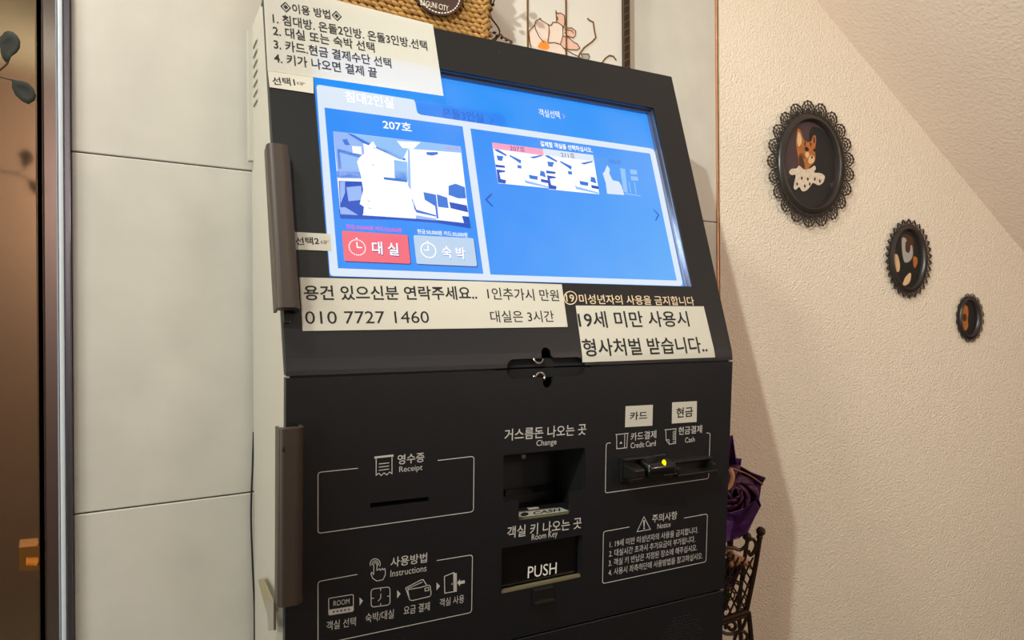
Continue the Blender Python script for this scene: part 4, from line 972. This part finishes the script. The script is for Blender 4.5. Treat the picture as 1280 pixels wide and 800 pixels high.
def clip6(p0, p1, dy):
    pts = []
    for j in range(13):
        t = j / 12; x = p0[0] + (p1[0] - p0[0]) * t + 3 * math.sin(t * math.pi * 2); y = p0[1] + (p1[1] - p0[1]) * t
        if 70 < x < 262 - (y - 425) * .18: pts.append(s6(x, y, dy))
    if len(pts) > 2: lat.append(tube(pts, .0017, 6))
for k in range(-3, 9):
    x = 60 + k * 26
    clip6((x, 735 - (x - 90) * .27), (x + 95, 505), .004); clip6((x + 95, 715 - (x - 30) * .2), (x, 520), .007)
for (cx_, cy_) in ((150, 640), (170, 615), (190, 660), (150, 590), (185, 575)): lat.append(tube(scroll((cx_, cy_), 17, 17, 0, 360, 16), .0014, 6))
obj('lattice', join(*lat), M['iron'], ST)
g0, g1 = s6(214, 710), s6(60, 762)
for p, q_ in ((g0, Vector((.03, 0, 0))), (g1, Vector((-.02, 0, 0))), (s6(180, 695, .07), Vector((.02, .02, 0))), (s6(60, 755, .07), Vector((-.02, .02, 0)))):
    fl = Vector((p.x + q_.x, p.y + q_.y, .004)); md = (p + fl) / 2 + Vector((q_.x * .9, 0, 0))
    if p is g0: pts = spline([p, s6(226, 800), md * .6 + fl * .4, fl])
    else: pts = spline([p, md, fl])
    obj('leg', join(tube(pts, .0045), ball(fl, .006)), M['iron'], ST)
# wrapped artificial rose
BQ = thing('wrapped_rose', s6(120, 640, .03), 'dark plum rose in folded purple paper standing in the iron stand', 'flower')
def crumple(pts, dy, m_, th=.0012, seed=1):
    rr = random.Random(seed); bm = bmesh.new(); ring = [bm.verts.new(s6(x, y, dy + rr.uniform(-.012, .012))) for x, y in pts]
    cxy = (sum(p[0] for p in pts) / len(pts), sum(p[1] for p in pts) / len(pts)); c = bm.verts.new(s6(*cxy, dy + .03))
    md = [bm.verts.new(s6(p[0] * .5 + cxy[0] * .5, p[1] * .5 + cxy[1] * .5, dy + .018 + rr.uniform(-.008, .008))) for p in pts]
    n = len(pts)
    for i in range(n):
        j = (i + 1) % n; bm.faces.new([ring[i], ring[j], md[j], md[i]]); bm.faces.new([md[i], md[j], c])
    bmesh.ops.recalc_face_normals(bm, faces=bm.faces); bmesh.ops.solidify(bm, geom=bm.faces[:], thickness=th); return bm
obj('wrapping_sheet', crumple([(100, 80), (160, 68), (172, 150), (192, 152), (188, 178), (225, 200), (278, 220), (262, 250), (255, 300), (262, 320), (240, 360), (215, 415), (180, 438), (120, 455), (60, 400), (50, 250), (80, 150)], .05, 0, seed=3), M['purple'], BQ)
obj('wrapping_sheet', crumple([(60, 360), (110, 330), (150, 345), (200, 330), (240, 300), (255, 330), (232, 375), (205, 418), (150, 445), (110, 460), (80, 420)], .0, 0, seed=8), M['purple'], BQ)
obj('wrapping_sheet', crumple([(110, 520), (150, 500), (185, 505), (195, 520), (180, 570), (160, 610), (130, 620), (100, 600)], .03, 0, seed=5), M['purple'], BQ)
obj('paper_edge', tube(spline([s6(150, 185, .0), s6(180, 195, .01), s6(220, 212, .02), s6(268, 245, .03)]), .0012, 6), M['brass'], BQ)
pl = []
cen = s6(168, 275, .02)
for k in range(24):
    a = k * 2.4; rr_ = .004 + .00125 * k; bm = bmesh.new(); bmesh.ops.create_uvsphere(bm, u_segments=10, v_segments=6, radius=.018 + .00045 * k)
    bmesh.ops.delete(bm, geom=[v for v in bm.verts if v.co.z < -.004], context='VERTS')
    bmesh.ops.scale(bm, vec=(1, .85, .5), verts=bm.verts)
    bm.transform(Matrix.Translation(cen + Vector((math.cos(a) * rr_, .012 + .0006 * k, math.sin(a) * rr_))) @ Matrix.Rotation(-a, 4, 'Y') @ Matrix.Rotation(math.radians(70 - k), 4, 'Y') @ Matrix.Rotation(.3, 4, 'Z'))
    bmesh.ops.solidify(bm, geom=bm.faces[:], thickness=.0008); pl.append(bm)
obj('rose_petals', join(*pl), M['plum'], BQ, smooth=True)
obj('stem', tube(spline([cen + Vector((0, .04, -.02)), s6(150, 480, .05), s6(130, 690, .05)]), .006), M['leaf'], BQ)
obj('ribbon', join(tube(spline([s6(150, 190, -.01), s6(160, 215, -.01), s6(152, 245, -.01), s6(140, 260, -.01)]), .004, 8), tube(spline([s6(135, 470, .02), s6(155, 492, .02), s6(175, 520, .02), s6(150, 530, .02)]), .006, 8), tube(spline([s6(150, 500, .03), s6(190, 515, .03), s6(228, 535, .03)]), .007, 8)), M['satin'], BQ)

# ================================================================== LEFT EDGE: PLANT TWIG, CABLE
zl = .60
lt = thing('leafy_twig', at(-40, 90, zl), 'twig with two dark green leaves in front of the steel door', 'plant')
def leaf(pts, cup):
    bm = bmesh.new(); P_ = [at(x, y, zl) for x, y in pts]; c = sum(P_, Vector()) / len(P_) + Vector((0, cup, 0))
    vs = [bm.verts.new(p) for p in P_]; md = [bm.verts.new((p + c) / 2 + Vector((0, cup * .35, 0))) for p in P_]; cv = bm.verts.new(c); n = len(vs)
    for i in range(n): bm.faces.new([vs[i], vs[(i + 1) % n], md[(i + 1) % n], md[i]]); bm.faces.new([md[i], md[(i + 1) % n], cv])
    bmesh.ops.recalc_face_normals(bm, faces=bm.faces); bmesh.ops.solidify(bm, geom=bm.faces[:], thickness=.0006); return bm
obj('leaf', leaf([(3, 44), (6, 40), (11, 38.5), (17, 40), (22, 45), (25.5, 52), (25, 60), (21, 66), (14, 71), (11, 78), (7, 78), (3, 73), (1, 66), (0, 58), (-6, 52), (-2, 48)], .002), M['leaf'], lt, smooth=True)
obj('leaf', leaf([(15, 99.5), (20, 100), (28, 101), (36, 104), (42, 111), (45.5, 120), (43, 126), (36, 130.5), (28, 127), (19, 119), (15, 109)], .002), M['leaf'], lt, smooth=True)
obj('stem', join(tube(spline([at(10, 78, zl), at(4, 84, zl), at(-8, 91, zl), at(-40, 96, zl)]), .0009, 6), tube(spline([at(15.5, 100, zl), at(8, 98, zl), at(-6, 95, zl), at(-40, 93, zl)]), .0009, 6)), M['twig'], lt)
Pw = lambda x, y, o: WB.P(x, y, o)
cb = obj('cable', tube(spline([Pw(317, 540, .004), Pw(315.8, 580, .005), Pw(313.8, 640, .006), Pw(315.5, 700, .006), Pw(318, 760, .006), Pw(318.5, 830, .006), WB.pos(WB.uv(318, 830)[0], -EYE + .003, .006)]), .0013, 6), M['wire'], None, origin=Pw(318, 800, .006))
link(cb, 'thin black cable running down between tiled wall and kiosk side', 'cable')
